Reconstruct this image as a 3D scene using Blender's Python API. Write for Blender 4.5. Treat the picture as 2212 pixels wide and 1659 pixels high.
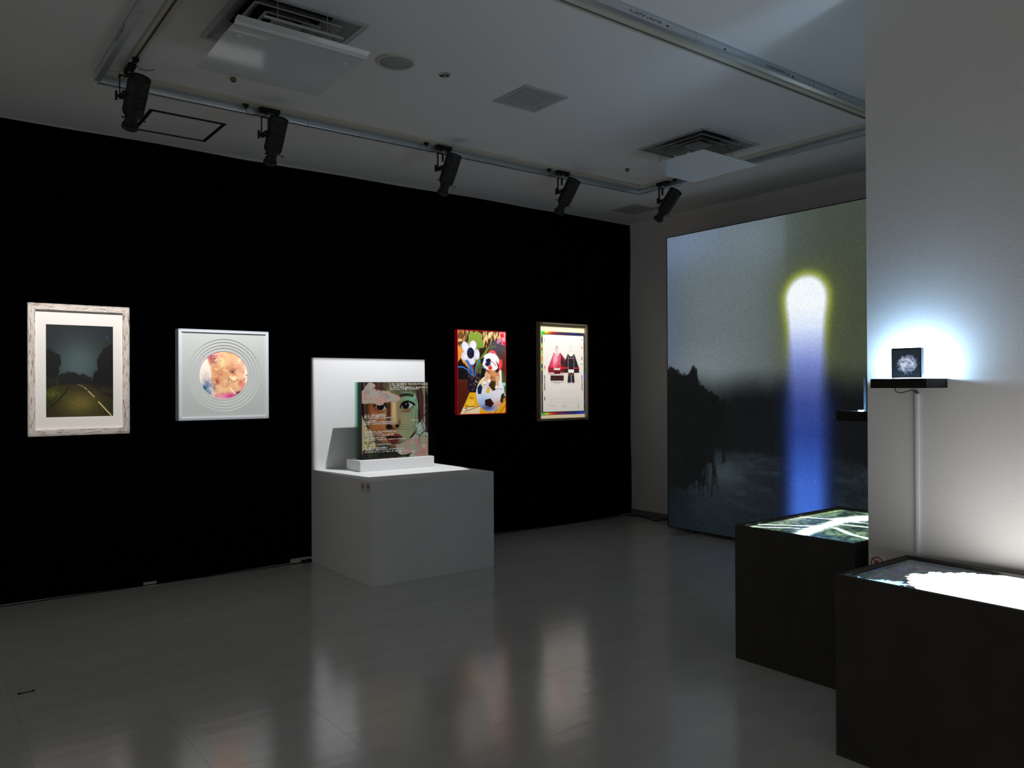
import bpy, math, random
import numpy as np
from mathutils import Matrix, Vector

for o in list(bpy.data.objects):
    bpy.data.objects.remove(o, do_unlink=True)
scene = bpy.context.scene
COL = scene.collection
random.seed(7)

# ------------------------------------------------------------------ camera
cam_data = bpy.data.cameras.new('camera')
cam_data.sensor_width = 36.0
cam_data.lens = 27.831
cam_data.clip_start = 0.02
cam = bpy.data.objects.new('camera', cam_data)
COL.objects.link(cam)
cam.matrix_world = Matrix(((0.79406, 0.001955, -0.607836, 0.0),
                           (-0.607818, -0.005804, -0.794055, 0.0),
                           (-0.005080, 0.999981, -0.003421, 1.22),
                           (0, 0, 0, 1)))
scene.camera = cam

# ------------------------------------------------------------------ world, exposure
world = bpy.data.worlds.new('world')
scene.world = world
world.use_nodes = True
bg = world.node_tree.nodes['Background']
bg.inputs['Color'].default_value = (1.0, 0.98, 0.95, 1)
bg.inputs['Strength'].default_value = 0.26
vs = scene.view_settings
vs.view_transform = 'Standard'
vs.look = 'None'
vs.gamma = 1.0
vs.exposure = 0.0
vs.use_curve_mapping = False

SPOT_GAIN = 165.0          # profile spotlights
LIGHTBOX_GAIN = 1.0
TABLE_NEAR_GAIN = 4.4
TABLE_FAR_GAIN = 7.0
SHELF_GLOW = 980.0

ZC = 2.765                 # ceiling height
WALL_Y = 5.300             # long (black covered) wall
WALL_X = 5.480             # far wall behind the light box

# ------------------------------------------------------------------ materials
MATS = {}

def s2l(c):
    c = np.asarray(c, dtype=float) / 255.0
    return np.where(c <= 0.04045, c / 12.92, ((c + 0.055) / 1.055) ** 2.4)

def mat(name, rgb, rough=0.6, metal=0.0, spec=0.5, var=0.0, vscale=8.0, bump=0.0, bscale=60.0,
        trans=0.0, ior=1.45, emit=None, estr=0.0, alpha=1.0, stretch=(1, 1, 1), bdist=0.002, coat=0.0):
    if name in MATS:
        return MATS[name]
    m = bpy.data.materials.new(name)
    m.use_nodes = True
    nt = m.node_tree
    b = nt.nodes['Principled BSDF']
    lin = s2l(rgb)
    b.inputs['Base Color'].default_value = (*lin, 1)
    b.inputs['Roughness'].default_value = rough
    b.inputs['Metallic'].default_value = metal
    b.inputs['Specular IOR Level'].default_value = spec
    b.inputs['IOR'].default_value = ior
    b.inputs['Transmission Weight'].default_value = trans
    b.inputs['Alpha'].default_value = alpha
    b.inputs['Coat Weight'].default_value = coat
    if emit is not None:
        b.inputs['Emission Color'].default_value = (*s2l(emit), 1)
        b.inputs['Emission Strength'].default_value = estr
    if var > 0 or bump > 0:
        tc = nt.nodes.new('ShaderNodeTexCoord')
        mp = nt.nodes.new('ShaderNodeMapping')
        mp.inputs['Scale'].default_value = stretch
        nt.links.new(tc.outputs['Object'], mp.inputs['Vector'])
    if var > 0:
        n = nt.nodes.new('ShaderNodeTexNoise')
        n.inputs['Scale'].default_value = vscale
        n.inputs['Detail'].default_value = 5
        nt.links.new(mp.outputs['Vector'], n.inputs['Vector'])
        r = nt.nodes.new('ShaderNodeValToRGB')
        r.color_ramp.elements[0].position = 0.3
        r.color_ramp.elements[1].position = 0.7
        r.color_ramp.elements[0].color = (*(lin * (1 - var)), 1)
        r.color_ramp.elements[1].color = (*np.minimum(lin * (1 + var), 1.0), 1)
        nt.links.new(n.outputs['Fac'], r.inputs['Fac'])
        nt.links.new(r.outputs['Color'], b.inputs['Base Color'])
    if bump > 0:
        n2 = nt.nodes.new('ShaderNodeTexNoise')
        n2.inputs['Scale'].default_value = bscale
        n2.inputs['Detail'].default_value = 4
        nt.links.new(mp.outputs['Vector'], n2.inputs['Vector'])
        bp = nt.nodes.new('ShaderNodeBump')
        bp.inputs['Strength'].default_value = bump
        bp.inputs['Distance'].default_value = bdist
        nt.links.new(n2.outputs['Fac'], bp.inputs['Height'])
        nt.links.new(bp.outputs['Normal'], b.inputs['Normal'])
    MATS[name] = m
    return m

def mat_print(name, rough=0.5, spec=0.3, gain=0.0, base=1.0):
    """Reads the colours painted into the mesh's colour attribute; gain > 0 = backlit / screen."""
    m = bpy.data.materials.new(name)
    m.use_nodes = True
    nt = m.node_tree
    b = nt.nodes['Principled BSDF']
    at = nt.nodes.new('ShaderNodeAttribute')
    at.attribute_name = 'print'
    b.inputs['Roughness'].default_value = rough
    b.inputs['Specular IOR Level'].default_value = spec
    if base > 0:
        nt.links.new(at.outputs['Color'], b.inputs['Base Color'])
    else:
        b.inputs['Base Color'].default_value = (0.006, 0.006, 0.007, 1)
    if gain > 0:
        nt.links.new(at.outputs['Color'], b.inputs['Emission Color'])
        b.inputs['Emission Strength'].default_value = gain
    return m

M_WALL = mat('wall_paint', (208, 207, 204), rough=0.75, spec=0.25, bump=0.22, bscale=170, bdist=0.002, var=0.02, vscale=2)
M_CEIL = mat('ceiling_paint', (222, 222, 220), rough=0.8, spec=0.2, var=0.015, vscale=1.5, bump=0.1, bscale=120)
M_BLACKCLOTH = mat('black_cloth', (6, 6, 6), rough=1.0, spec=0.0, var=0.2, vscale=30)
M_TRIMGREY = mat('baseboard_vinyl', (110, 106, 100), rough=0.5, var=0.05)
M_WHITE = mat('white_board', (232, 232, 232), rough=0.55, spec=0.3, var=0.015, vscale=3)
M_PLINTH = mat('plinth_paint', (224, 227, 226), rough=0.6, spec=0.3, var=0.02, vscale=4, bump=0.05, bscale=150)
M_BLACKMETAL = mat('black_metal', (34, 34, 34), rough=0.5, spec=0.4, var=0.1, vscale=20)
M_BLACKPLASTIC = mat('black_plastic', (16, 16, 16), rough=0.45, spec=0.4, var=0.1, vscale=30)
M_TABLE = mat('table_black', (62, 60, 56), rough=0.85, spec=0.15, var=0.12, vscale=9, bump=0.1, bscale=80)
M_SHELF = mat('shelf_black', (24, 22, 20), rough=0.7, spec=0.2, var=0.15, vscale=25)
M_ALU = mat('aluminium', (206, 214, 220), rough=0.32, metal=0.75, var=0.06, vscale=6, stretch=(1, 1, 14))
M_CREAM = mat('cream_rail', (196, 193, 176), rough=0.5, var=0.04, vscale=5)
M_SLOT = mat('slot_dark', (14, 12, 8), rough=0.9, var=0.1)
M_DUCT = mat('duct_dark', (30, 30, 31), rough=0.9, var=0.25, vscale=7)
M_GREYMETAL = mat('grey_metal', (150, 150, 150), rough=0.4, metal=0.4, var=0.04)
M_LOUVRE = mat('louvre_paint', (176, 178, 178), rough=0.5, var=0.03)
M_ACRYL = mat('frosted_acrylic', (232, 236, 236), rough=0.10, spec=0.7, trans=0.22, ior=1.4, var=0.02, vscale=3)
M_CHROME = mat('chrome', (200, 200, 196), rough=0.2, metal=0.9, var=0.05)
M_BRASS = mat('brass', (120, 110, 80), rough=0.35, metal=0.9, var=0.05)
M_GRILLE = mat('speaker_mesh', (150, 154, 152), rough=0.7, var=0.05, vscale=60, bump=0.3, bscale=400)
M_CONDUIT = mat('conduit_pvc', (212, 210, 214), rough=0.45, var=0.02)
M_INK = mat('black_ink', (22, 22, 24), rough=0.7, var=0.1)
M_REDINK = mat('red_ink', (176, 60, 48), rough=0.7, var=0.06)
M_BLUEINK = mat('blue_ink', (60, 90, 160), rough=0.7, var=0.06)
M_SIGN = mat('sign_paper', (222, 220, 214), rough=0.6, var=0.02)
M_WHITEINK = mat('white_ink', (238, 236, 228), rough=0.7, var=0.02)

def mat_floor():
    m = bpy.data.materials.new('floor_tile_vinyl')
    m.use_nodes = True
    nt = m.node_tree
    b = nt.nodes['Principled BSDF']
    geo = nt.nodes.new('ShaderNodeNewGeometry')
    mp = nt.nodes.new('ShaderNodeMapping')
    mp.inputs['Scale'].default_value = (1.0, 3.2, 1.0)
    nt.links.new(geo.outputs['Position'], mp.inputs['Vector'])
    oi = nt.nodes.new('ShaderNodeObjectInfo')
    n = nt.nodes.new('ShaderNodeTexNoise')
    n.inputs['Scale'].default_value = 2.2
    n.inputs['Detail'].default_value = 8
    n.inputs['Roughness'].default_value = 0.65
    nt.links.new(mp.outputs['Vector'], n.inputs['Vector'])
    add = nt.nodes.new('ShaderNodeMath')
    add.operation = 'MULTIPLY_ADD'
    add.inputs[1].default_value = 0.10
    nt.links.new(oi.outputs['Random'], add.inputs[0])
    nt.links.new(n.outputs['Fac'], add.inputs[2])
    r = nt.nodes.new('ShaderNodeValToRGB')
    r.color_ramp.elements[0].position = 0.25
    r.color_ramp.elements[1].position = 0.85
    r.color_ramp.elements[0].color = (*s2l((192, 191, 187)), 1)
    r.color_ramp.elements[1].color = (*s2l((212, 211, 207)), 1)
    nt.links.new(add.outputs[0], r.inputs['Fac'])
    nt.links.new(r.outputs['Color'], b.inputs['Base Color'])
    # gloss: streaky worn wax
    rr = nt.nodes.new('ShaderNodeMapRange')
    rr.inputs['To Min'].default_value = 0.10
    rr.inputs['To Max'].default_value = 0.17
    nt.links.new(n.outputs['Fac'], rr.inputs['Value'])
    nt.links.new(rr.outputs['Result'], b.inputs['Roughness'])
    b.inputs['Specular IOR Level'].default_value = 1.0
    # slow waves plus fine grain
    w = nt.nodes.new('ShaderNodeTexNoise')
    w.inputs['Scale'].default_value = 4.5
    w.inputs['Detail'].default_value = 2
    nt.links.new(mp.outputs['Vector'], w.inputs['Vector'])
    b1 = nt.nodes.new('ShaderNodeBump')
    b1.inputs['Strength'].default_value = 0.14
    b1.inputs['Distance'].default_value = 0.004
    nt.links.new(w.outputs['Fac'], b1.inputs['Height'])
    g = nt.nodes.new('ShaderNodeTexNoise')
    g.inputs['Scale'].default_value = 260
    nt.links.new(mp.outputs['Vector'], g.inputs['Vector'])
    b2 = nt.nodes.new('ShaderNodeBump')
    b2.inputs['Strength'].default_value = 0.10
    b2.inputs['Distance'].default_value = 0.0006
    nt.links.new(g.outputs['Fac'], b2.inputs['Height'])
    nt.links.new(b1.outputs['Normal'], b2.inputs['Normal'])
    nt.links.new(b2.outputs['Normal'], b.inputs['Normal'])
    return m
M_FLOOR = mat_floor()
M_JOINT = mat('floor_joint', (70, 68, 62), rough=0.8, var=0.1)

# ------------------------------------------------------------------ mesh helpers
class MB:
    def __init__(self):
        self.v, self.f, self.s = [], [], []

    def face(self, pts, smooth=False):
        i = len(self.v)
        self.v += [tuple(p) for p in pts]
        self.f.append(tuple(range(i, i + len(pts))))
        self.s.append(smooth)
        return self

    def box(self, x0, x1, y0, y1, z0, z1):
        i = len(self.v)
        self.v += [(x0, y0, z0), (x1, y0, z0), (x1, y1, z0), (x0, y1, z0),
                   (x0, y0, z1), (x1, y0, z1), (x1, y1, z1), (x0, y1, z1)]
        for q in ((0, 3, 2, 1), (4, 5, 6, 7), (0, 1, 5, 4), (1, 2, 6, 5), (2, 3, 7, 6), (3, 0, 4, 7)):
            self.f.append(tuple(i + k for k in q))
            self.s.append(False)
        return self

    def rings(self, rings, closed=True, cap=True, smooth=True):
        """rings: list of lists of points, all the same length."""
        i = len(self.v)
        n = len(rings[0])
        for r in rings:
            self.v += [tuple(p) for p in r]
        for a in range(len(rings) - 1):
            for k in range(n if closed else n - 1):
                k2 = (k + 1) % n
                self.f.append((i + a * n + k, i + a * n + k2, i + (a + 1) * n + k2, i + (a + 1) * n + k))
                self.s.append(smooth)
        if cap:
            self.f.append(tuple(i + k for k in reversed(range(n))))
            self.s.append(False)
            j = i + (len(rings) - 1) * n
            self.f.append(tuple(j + k for k in range(n)))
            self.s.append(False)
        return self

    def lathe(self, prof, n=28, axis='z', origin=(0, 0, 0), cap=True):
        """prof: (radius, height) pairs; sharp steps are kept by doubling points."""
        ox, oy, oz = origin
        rg = []
        for r, h in prof:
            ring = []
            for k in range(n):
                a = 2 * math.pi * k / n
                c, s = r * math.cos(a), r * math.sin(a)
                if axis == 'z':
                    ring.append((ox + c, oy + s, oz + h))
                elif axis == 'x':
                    ring.append((ox + h, oy + c, oz + s))
                else:
                    ring.append((ox + s, oy + h, oz + c))
            rg.append(ring)
        return self.rings(rg, cap=cap)

    def tube(self, path, r, n=8, cap=True):
        pts = [Vector(p) for p in path]
        rg = []
        up = Vector((0.13, 0.21, 1)).normalized()
        for i, p in enumerate(pts):
            t = (pts[min(i + 1, len(pts) - 1)] - pts[max(i - 1, 0)]).normalized()
            a = t.cross(up)
            if a.length < 1e-3:
                a = t.cross(Vector((1, 0, 0)))
            a.normalize()
            b = t.cross(a).normalized()
            rg.append([p + (a * math.cos(2 * math.pi * k / n) + b * math.sin(2 * math.pi * k / n)) * r for k in range(n)])
        return self.rings(rg, cap=cap)

    def prism(self, poly, a0, a1, axis='x'):
        """poly in the plane across axis: axis x -> (y,z); y -> (x,z); z -> (x,y)."""
        def P(p, a):
            return {'x': (a, p[0], p[1]), 'y': (p[0], a, p[1]), 'z': (p[0], p[1], a)}[axis]
        return self.rings([[P(p, a0) for p in poly], [P(p, a1) for p in poly]], smooth=False)

    def mesh(self, name):
        me = bpy.data.meshes.new(name)
        me.from_pydata(self.v, [], self.f)
        me.validate()
        if len(self.s) == len(me.polygons):
            me.polygons.foreach_set('use_smooth', self.s)
        import bmesh
        bm = bmesh.new()
        bm.from_mesh(me)
        bmesh.ops.remove_doubles(bm, verts=bm.verts, dist=1e-6)
        bmesh.ops.recalc_face_normals(bm, faces=bm.faces)
        bm.to_mesh(me)
        bm.free()
        me.set_sharp_from_angle(angle=math.radians(40))
        return me

    def build(self, name, m, parent=None, loc=None, rot=None, bevel=0.0):
        o = bpy.data.objects.new(name, self.mesh(name))
        COL.objects.link(o)
        if m:
            o.data.materials.append(m)
        if parent:
            o.parent = parent
        if loc:
            o.location = loc
        if rot:
            o.rotation_euler = rot
        if bevel:
            md = o.modifiers.new('bevel', 'BEVEL')
            md.width = bevel
            md.segments = 2
            md.limit_method = 'ANGLE'
        return o

def box(name, m, parent, x0, x1, y0, y1, z0, z1, bevel=0.0):
    return MB().box(x0, x1, y0, y1, z0, z1).build(name, m, parent, bevel=bevel)

def tag(o, label, cat, group=None, kind=None):
    o['label'] = label
    o['category'] = cat
    if group:
        o['group'] = group
    if kind:
        o['kind'] = kind
    return o

def thing(name, label, cat, loc=(0, 0, 0), rz=0.0, group=None):
    o = bpy.data.objects.new(name, None)
    o.empty_display_size = 0.05
    COL.objects.link(o)
    o.location = loc
    o.rotation_euler = (0, 0, rz)
    return tag(o, label, cat, group)

def structure(o, label, cat):
    return tag(o, label, cat, kind='structure')

def link_copy(o, parent, loc=None):
    c = o.copy()
    COL.objects.link(c)
    c.parent = parent
    if loc is not None:
        c.location = loc
    return c

def text(name, body, size, m, parent, loc, rot, shear=0.0, extrude=0.0002, align='LEFT', sx=1.0, bold=0.0):
    cu = bpy.data.curves.new(name, 'FONT')
    cu.body = body
    cu.size = size
    cu.shear = shear
    cu.extrude = extrude
    cu.resolution_u = 2
    cu.align_x = align
    cu.offset = bold
    tmp = bpy.data.objects.new(name, cu)
    COL.objects.link(tmp)
    bpy.context.view_layer.update()
    me = bpy.data.meshes.new_from_object(tmp.evaluated_get(bpy.context.evaluated_depsgraph_get()))
    bpy.data.objects.remove(tmp, do_unlink=True)
    bpy.data.curves.remove(cu)
    o = bpy.data.objects.new(name, me)
    COL.objects.link(o)
    me.materials.clear()
    me.materials.append(m)
    o.parent = parent
    o.location = loc
    o.rotation_euler = rot
    o.scale = (sx, 1, 1)
    return o

# ------------------------------------------------------------------ printed pictures
def _hash(ix, iy, seed):
    h = (ix * 374761393 + iy * 668265263 + seed * 1442695041) & 0xFFFFFFFF
    h = ((h ^ (h >> 13)) * 1274126177) & 0xFFFFFFFF
    return ((h ^ (h >> 16)) & 0xFFFF) / 65535.0

def vnoise(x, y, seed=0):
    ix, iy = np.floor(x).astype(np.int64), np.floor(y).astype(np.int64)
    fx, fy = x - ix, y - iy
    fx, fy = fx * fx * (3 - 2 * fx), fy * fy * (3 - 2 * fy)
    a, b = _hash(ix, iy, seed), _hash(ix + 1, iy, seed)
    c, d = _hash(ix, iy + 1, seed), _hash(ix + 1, iy + 1, seed)
    return (a * (1 - fx) + b * fx) * (1 - fy) + (c * (1 - fx) + d * fx) * fy

def fbm(x, y, seed=0, oct=4):
    t, a, s = 0.0, 0.5, 0.0
    for k in range(oct):
        t = t + a * vnoise(x * 2 ** k, y * 2 ** k, seed + 17 * k)
        s += a
        a *= 0.5
    return t / s

def sm(e0, e1, x):
    t = np.clip((x - e0) / (e1 - e0 + 1e-12), 0, 1)
    return t * t * (3 - 2 * t)

class Canvas:
    """A picture of w x h metres; points are given in sketch units (x0..x1 across, tops/bottoms per side)."""
    def __init__(self, w, h, nx, ny, x0=0, x1=1, yt=(0, 0), yb=(1, 1), base=(128, 128, 128)):
        self.w, self.h, self.nx, self.ny = w, h, nx, ny
        self.x0, self.x1, self.yt, self.yb = x0, x1, yt, yb
        u = np.linspace(0, 1, nx)
        v = np.linspace(0, 1, ny)
        self.A = h / w
        self.U, self.V0 = np.meshgrid(u, v)
        self.V = self.V0 * self.A
        self.px = 1.0 / nx
        self.img = np.ones((ny, nx, 3)) * np.array(base, dtype=float)

    def pt(self, p):
        u = (p[0] - self.x0) / (self.x1 - self.x0)
        t = self.yt[0] * (1 - u) + self.yt[1] * u
        b = self.yb[0] * (1 - u) + self.yb[1] * u
        return u, (p[1] - t) / (b - t) * self.A

    def L(self, d):
        return d / (self.x1 - self.x0)

    def mix(self, m, c, a=1.0):
        m = np.clip(m * a, 0, 1)[..., None]
        self.img = self.img * (1 - m) + np.asarray(c, dtype=float) * m

    def d_ell(self, c, rx, ry, rot=0.0):
        cx, cy = self.pt(c)
        rx, ry = self.L(rx), self.L(ry)
        dx, dy = self.U - cx, self.V - cy
        if rot:
            cr, sr = math.cos(rot), math.sin(rot)
            dx, dy = dx * cr + dy * sr, -dx * sr + dy * cr
        k = np.sqrt((dx / rx) ** 2 + (dy / ry) ** 2)
        return (k - 1) * min(rx, ry)

    def ell(self, c, rx, ry, col, a=1.0, soft=1.0, rot=0.0):
        s = max(self.L(soft), self.px * 0.7)
        self.mix(sm(s, -s, self.d_ell(c, rx, ry, rot)), col, a)

    def glow(self, c, rx, ry, col, a=1.0, rot=0.0):
        cx, cy = self.pt(c)
        dx, dy = self.U - cx, self.V - cy
        if rot:
            cr, sr = math.cos(rot), math.sin(rot)
            dx, dy = dx * cr + dy * sr, -dx * sr + dy * cr
        self.mix(np.exp(-(dx / self.L(rx)) ** 2 - (dy / self.L(ry)) ** 2), col, a)

    def d_poly(self, pts):
        P = [self.pt(p) for p in pts]
        d = np.full(self.U.shape, 1e9)
        inside = np.zeros(self.U.shape, bool)
        n = len(P)
        for i in range(n):
            (x1, y1), (x2, y2) = P[i], P[(i + 1) % n]
            ex, ey = x2 - x1, y2 - y1
            t = np.clip(((self.U - x1) * ex + (self.V - y1) * ey) / (ex * ex + ey * ey + 1e-12), 0, 1)
            d = np.minimum(d, (self.U - x1 - t * ex) ** 2 + (self.V - y1 - t * ey) ** 2)
            c = ((y1 > self.V) != (y2 > self.V)) & (self.U < (x2 - x1) * (self.V - y1) / (y2 - y1 + 1e-12) + x1)
            inside ^= c
        d = np.sqrt(d)
        return np.where(inside, -d, d)

    def poly(self, pts, col, a=1.0, soft=1.0, rough=0.0, rscale=30, seed=3):
        s = max(self.L(soft), self.px * 0.7)
        d = self.d_poly(pts)
        if rough:
            d = d + (fbm(self.U * rscale, self.V * rscale, seed) - 0.5) * 2 * self.L(rough)
        self.mix(sm(s, -s, d), col, a)

    def line(self, pts, wid, col, a=1.0, soft=1.0, closed=False):
        P = [self.pt(p) for p in pts]
        d = np.full(self.U.shape, 1e9)
        rng = len(P) if closed else len(P) - 1
        for i in range(rng):
            (x1, y1), (x2, y2) = P[i], P[(i + 1) % len(P)]
            ex, ey = x2 - x1, y2 - y1
            t = np.clip(((self.U - x1) * ex + (self.V - y1) * ey) / (ex * ex + ey * ey + 1e-12), 0, 1)
            d = np.minimum(d, (self.U - x1 - t * ex) ** 2 + (self.V - y1 - t * ey) ** 2)
        d = np.sqrt(d) - self.L(wid) / 2
        s = max(self.L(soft), self.px * 0.7)
        self.mix(sm(s, -s, d), col, a)

    def build(self, name, m, parent, x, y, z, mode='wall', clip=None):
        """mode wall: lies in local x/z facing local -y with (x,z) its lower left; mode flat: x/y facing up, (x,y) lower left."""
        nx, ny = self.nx, self.ny
        co = np.zeros((ny, nx, 3))
        uu, vv = self.U, 1 - self.V0
        if mode == 'wall':
            co[..., 0] = x + uu * self.w
            co[..., 1] = y
            co[..., 2] = z + vv * self.h
        else:
            co[..., 0] = x + uu * self.w
            co[..., 1] = y + vv * self.h
            co[..., 2] = z
        idx = np.arange(nx * ny).reshape(ny, nx)
        q = np.stack([idx[1:, :-1], idx[1:, 1:], idx[:-1, 1:], idx[:-1, :-1]], -1)
        if clip is not None:
            q = q[clip(self.U, self.V)[:-1, :-1]]
        q = q.reshape(-1, 4)
        me = bpy.data.meshes.new(name)
        me.vertices.add(nx * ny)
        me.vertices.foreach_set('co', co.reshape(-1))
        me.loops.add(q.size)
        me.loops.foreach_set('vertex_index', q.reshape(-1).astype(np.int32))
        me.polygons.add(len(q))
        me.polygons.foreach_set('loop_start', (np.arange(len(q)) * 4).astype(np.int32))
        me.update(calc_edges=True)
        at = me.color_attributes.new('print', 'FLOAT_COLOR', 'POINT')
        rgba = np.ones((nx * ny, 4), dtype=np.float32)
        rgba[:, :3] = s2l(np.clip(self.img, 0, 255)).reshape(-1, 3)
        at.data.foreach_set('color', rgba.reshape(-1))
        me.validate()
        o = bpy.data.objects.new(name, me)
        COL.objects.link(o)
        me.materials.append(m)
        if parent:
            o.parent = parent
        return o
#@@STRUCTURE
# ================================================================== the room
X0, Y0 = -3.2, -3.2
# floor: slab and vinyl tiles laid on it
floor = box('floor', M_JOINT, None, X0, WALL_X + 0.1, Y0, WALL_Y + 0.1, -0.12, -0.0035)
structure(floor, 'glossy grey vinyl tile floor of the gallery', 'floor')
TP = 0.4505
tile_mesh = {}
def tile(x0, x1, y0, y1, stuff=None):
    g = 0.0006
    w, d = round(x1 - x0 - g, 4), round(y1 - y0 - g, 4)
    if w < 0.03 or d < 0.03:
        return
    key = (w, d)
    if key not in tile_mesh:
        mb = MB()
        b = 0.0002
        mb.rings([[(-w / 2, -d / 2, -0.0045), (w / 2, -d / 2, -0.0045), (w / 2, d / 2, -0.0045), (-w / 2, d / 2, -0.0045)],
                  [(-w / 2, -d / 2, -b), (w / 2, -d / 2, -b), (w / 2, d / 2, -b), (-w / 2, d / 2, -b)],
                  [(-w / 2 + b, -d / 2 + b, 0), (w / 2 - b, -d / 2 + b, 0), (w / 2 - b, d / 2 - b, 0), (-w / 2 + b, d / 2 - b, 0)]], smooth=False)
        me = mb.mesh('tile')
        me.materials.append(M_FLOOR)
        tile_mesh[key] = me
    o = bpy.data.objects.new('tile', tile_mesh[key])
    COL.objects.link(o)
    o.parent = floor
    o.location = ((x0 + x1) / 2, (y0 + y1) / 2, 0)
    o.rotation_euler = (random.uniform(-1, 1) * 0.0008, random.uniform(-1, 1) * 0.0008, 0)

xs = [X0 + 0.01] + [0.325 + TP * k for k in range(-2, 12)] + [WALL_X]
ys = [Y0 + 0.01] + [3.018 + TP * k for k in range(-6, 6)] + [WALL_Y]
for i in range(len(xs) - 1):
    for j in range(len(ys) - 1):
        tile(xs[i], xs[i + 1], ys[j], ys[j + 1])

# ceiling with the openings of the diffusers and grilles
HOLES = [(1.043, 1.553, 3.057, 3.567), (3.807, 4.325, 3.068, 3.578), (2.535, 2.795, 3.175, 3.437), (4.925, 5.185, 4.705, 4.965)]
def holed_plate(x0, x1, y0, y1, z0, z1, holes):
    mb = MB()
    cx = sorted({x0, x1, *[h[0] for h in holes], *[h[1] for h in holes]})
    cy = sorted({y0, y1, *[h[2] for h in holes], *[h[3] for h in holes]})
    solid = lambda a, b: not any(h[0] < a < h[1] and h[2] < b < h[3] for h in holes) and x0 < a < x1 and y0 < b < y1
    for i in range(len(cx) - 1):
        for j in range(len(cy) - 1):
            a0, a1, b0, b1 = cx[i], cx[i + 1], cy[j], cy[j + 1]
            mx, my = (a0 + a1) / 2, (b0 + b1) / 2
            if not solid(mx, my):
                continue
            for z in (z0, z1):
                mb.face([(a0, b0, z), (a1, b0, z), (a1, b1, z), (a0, b1, z)])
            for nx_, ny_, e in ((a0 - 1e-4, my, ((a0, b0), (a0, b1))), (a1 + 1e-4, my, ((a1, b0), (a1, b1))),
                                (mx, b0 - 1e-4, ((a0, b0), (a1, b0))), (mx, b1 + 1e-4, ((a0, b1), (a1, b1)))):
                if not solid(nx_, ny_):
                    (p, q) = e
                    mb.face([(*p, z0), (*q, z0), (*q, z1), (*p, z1)])
    return mb
ceiling = holed_plate(X0, WALL_X + 0.1, Y0, WALL_Y + 0.1, ZC, ZC + 0.03, HOLES).build('ceiling', M_CEIL)
structure(ceiling, 'flat white painted ceiling of the gallery', 'ceiling')

wl = box('wall_left', M_WALL, None, X0, WALL_X + 0.1, WALL_Y, WALL_Y + 0.1, 0, ZC)
structure(wl, 'long gallery wall, its white edge showing above the black cloth', 'wall')
wb = box('wall_back', M_WALL, None, WALL_X, WALL_X + 0.1, Y0, WALL_Y, 0, ZC)
structure(wb, 'off-white far wall behind the big light box', 'wall')
wr = box('wall_right', M_WALL, None, 2.96, WALL_X, Y0, 1.600, 0, ZC)
structure(wr, 'white plastered projecting wall on the right carrying a small shelf', 'wall')
bb = MB().prism([(WALL_X - 0.012, 0.0), (WALL_X, 0.0), (WALL_X, 0.055), (WALL_X - 0.006, 0.055), (WALL_X - 0.012, 0.045)], 1.601, WALL_Y - 0.012, 'y').build('baseboard_back', M_TRIMGREY)
structure(bb, 'grey skirting strip at the foot of the far wall', 'baseboard')

# black cloth stretched over the long wall: slightly wavy edges, notches at the foot
def cloth():
    rnd = random.Random(5)
    cx0, cx1 = X0 + 0.05, WALL_X - 0.004
    n = 150
    mb = MB()
    yf, yb_ = WALL_Y - 0.008, WALL_Y - 0.0005
    def top(x):
        return 2.753 + 0.003 * math.sin(x * 2.1) + 0.0025 * math.sin(x * 5.3 + 1) + (0.003 if 1.9 < x % 2.7 < 2.0 else 0)
    def bot(x):
        b = 0.004 + 0.003 * math.sin(x * 3.7)
        if 1.165 < x < 1.245:
            b = 0.018
        if 2.11 < x < 2.30:
            b = 0.034
        if 3.2 < x < 3.48:
            b = 0.020
        if x > 5.36:
            b = 0.012
        return b
    xs_ = sorted(set([cx0 + (cx1 - cx0) * k / n for k in range(n + 1)] + [1.164, 1.166, 1.244, 1.246, 2.109, 2.111, 2.299, 2.301, 3.199, 3.201, 3.479, 3.481]))
    fr, bk = [], []
    m = 12
    for x in xs_:
        fr.append([(x + (0.006 * math.sin(k * 1.3) - 0.004 if x == xs_[-1] else 0), yf, bot(x) + (top(x) - bot(x)) * k / m) for k in range(m + 1)])
    ring = [r for r in fr]
    loops = []
    for r in ring:
        loops.append(r + [(p[0], yb_, p[2]) for p in reversed(r)])
    mb.rings(loops, closed=True, cap=True, smooth=False)
    return mb
cl = cloth().build('wall_covering', M_BLACKCLOTH)
tag(cl, 'black cloth covering the whole long wall behind the framed pictures', 'wall covering')

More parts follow.
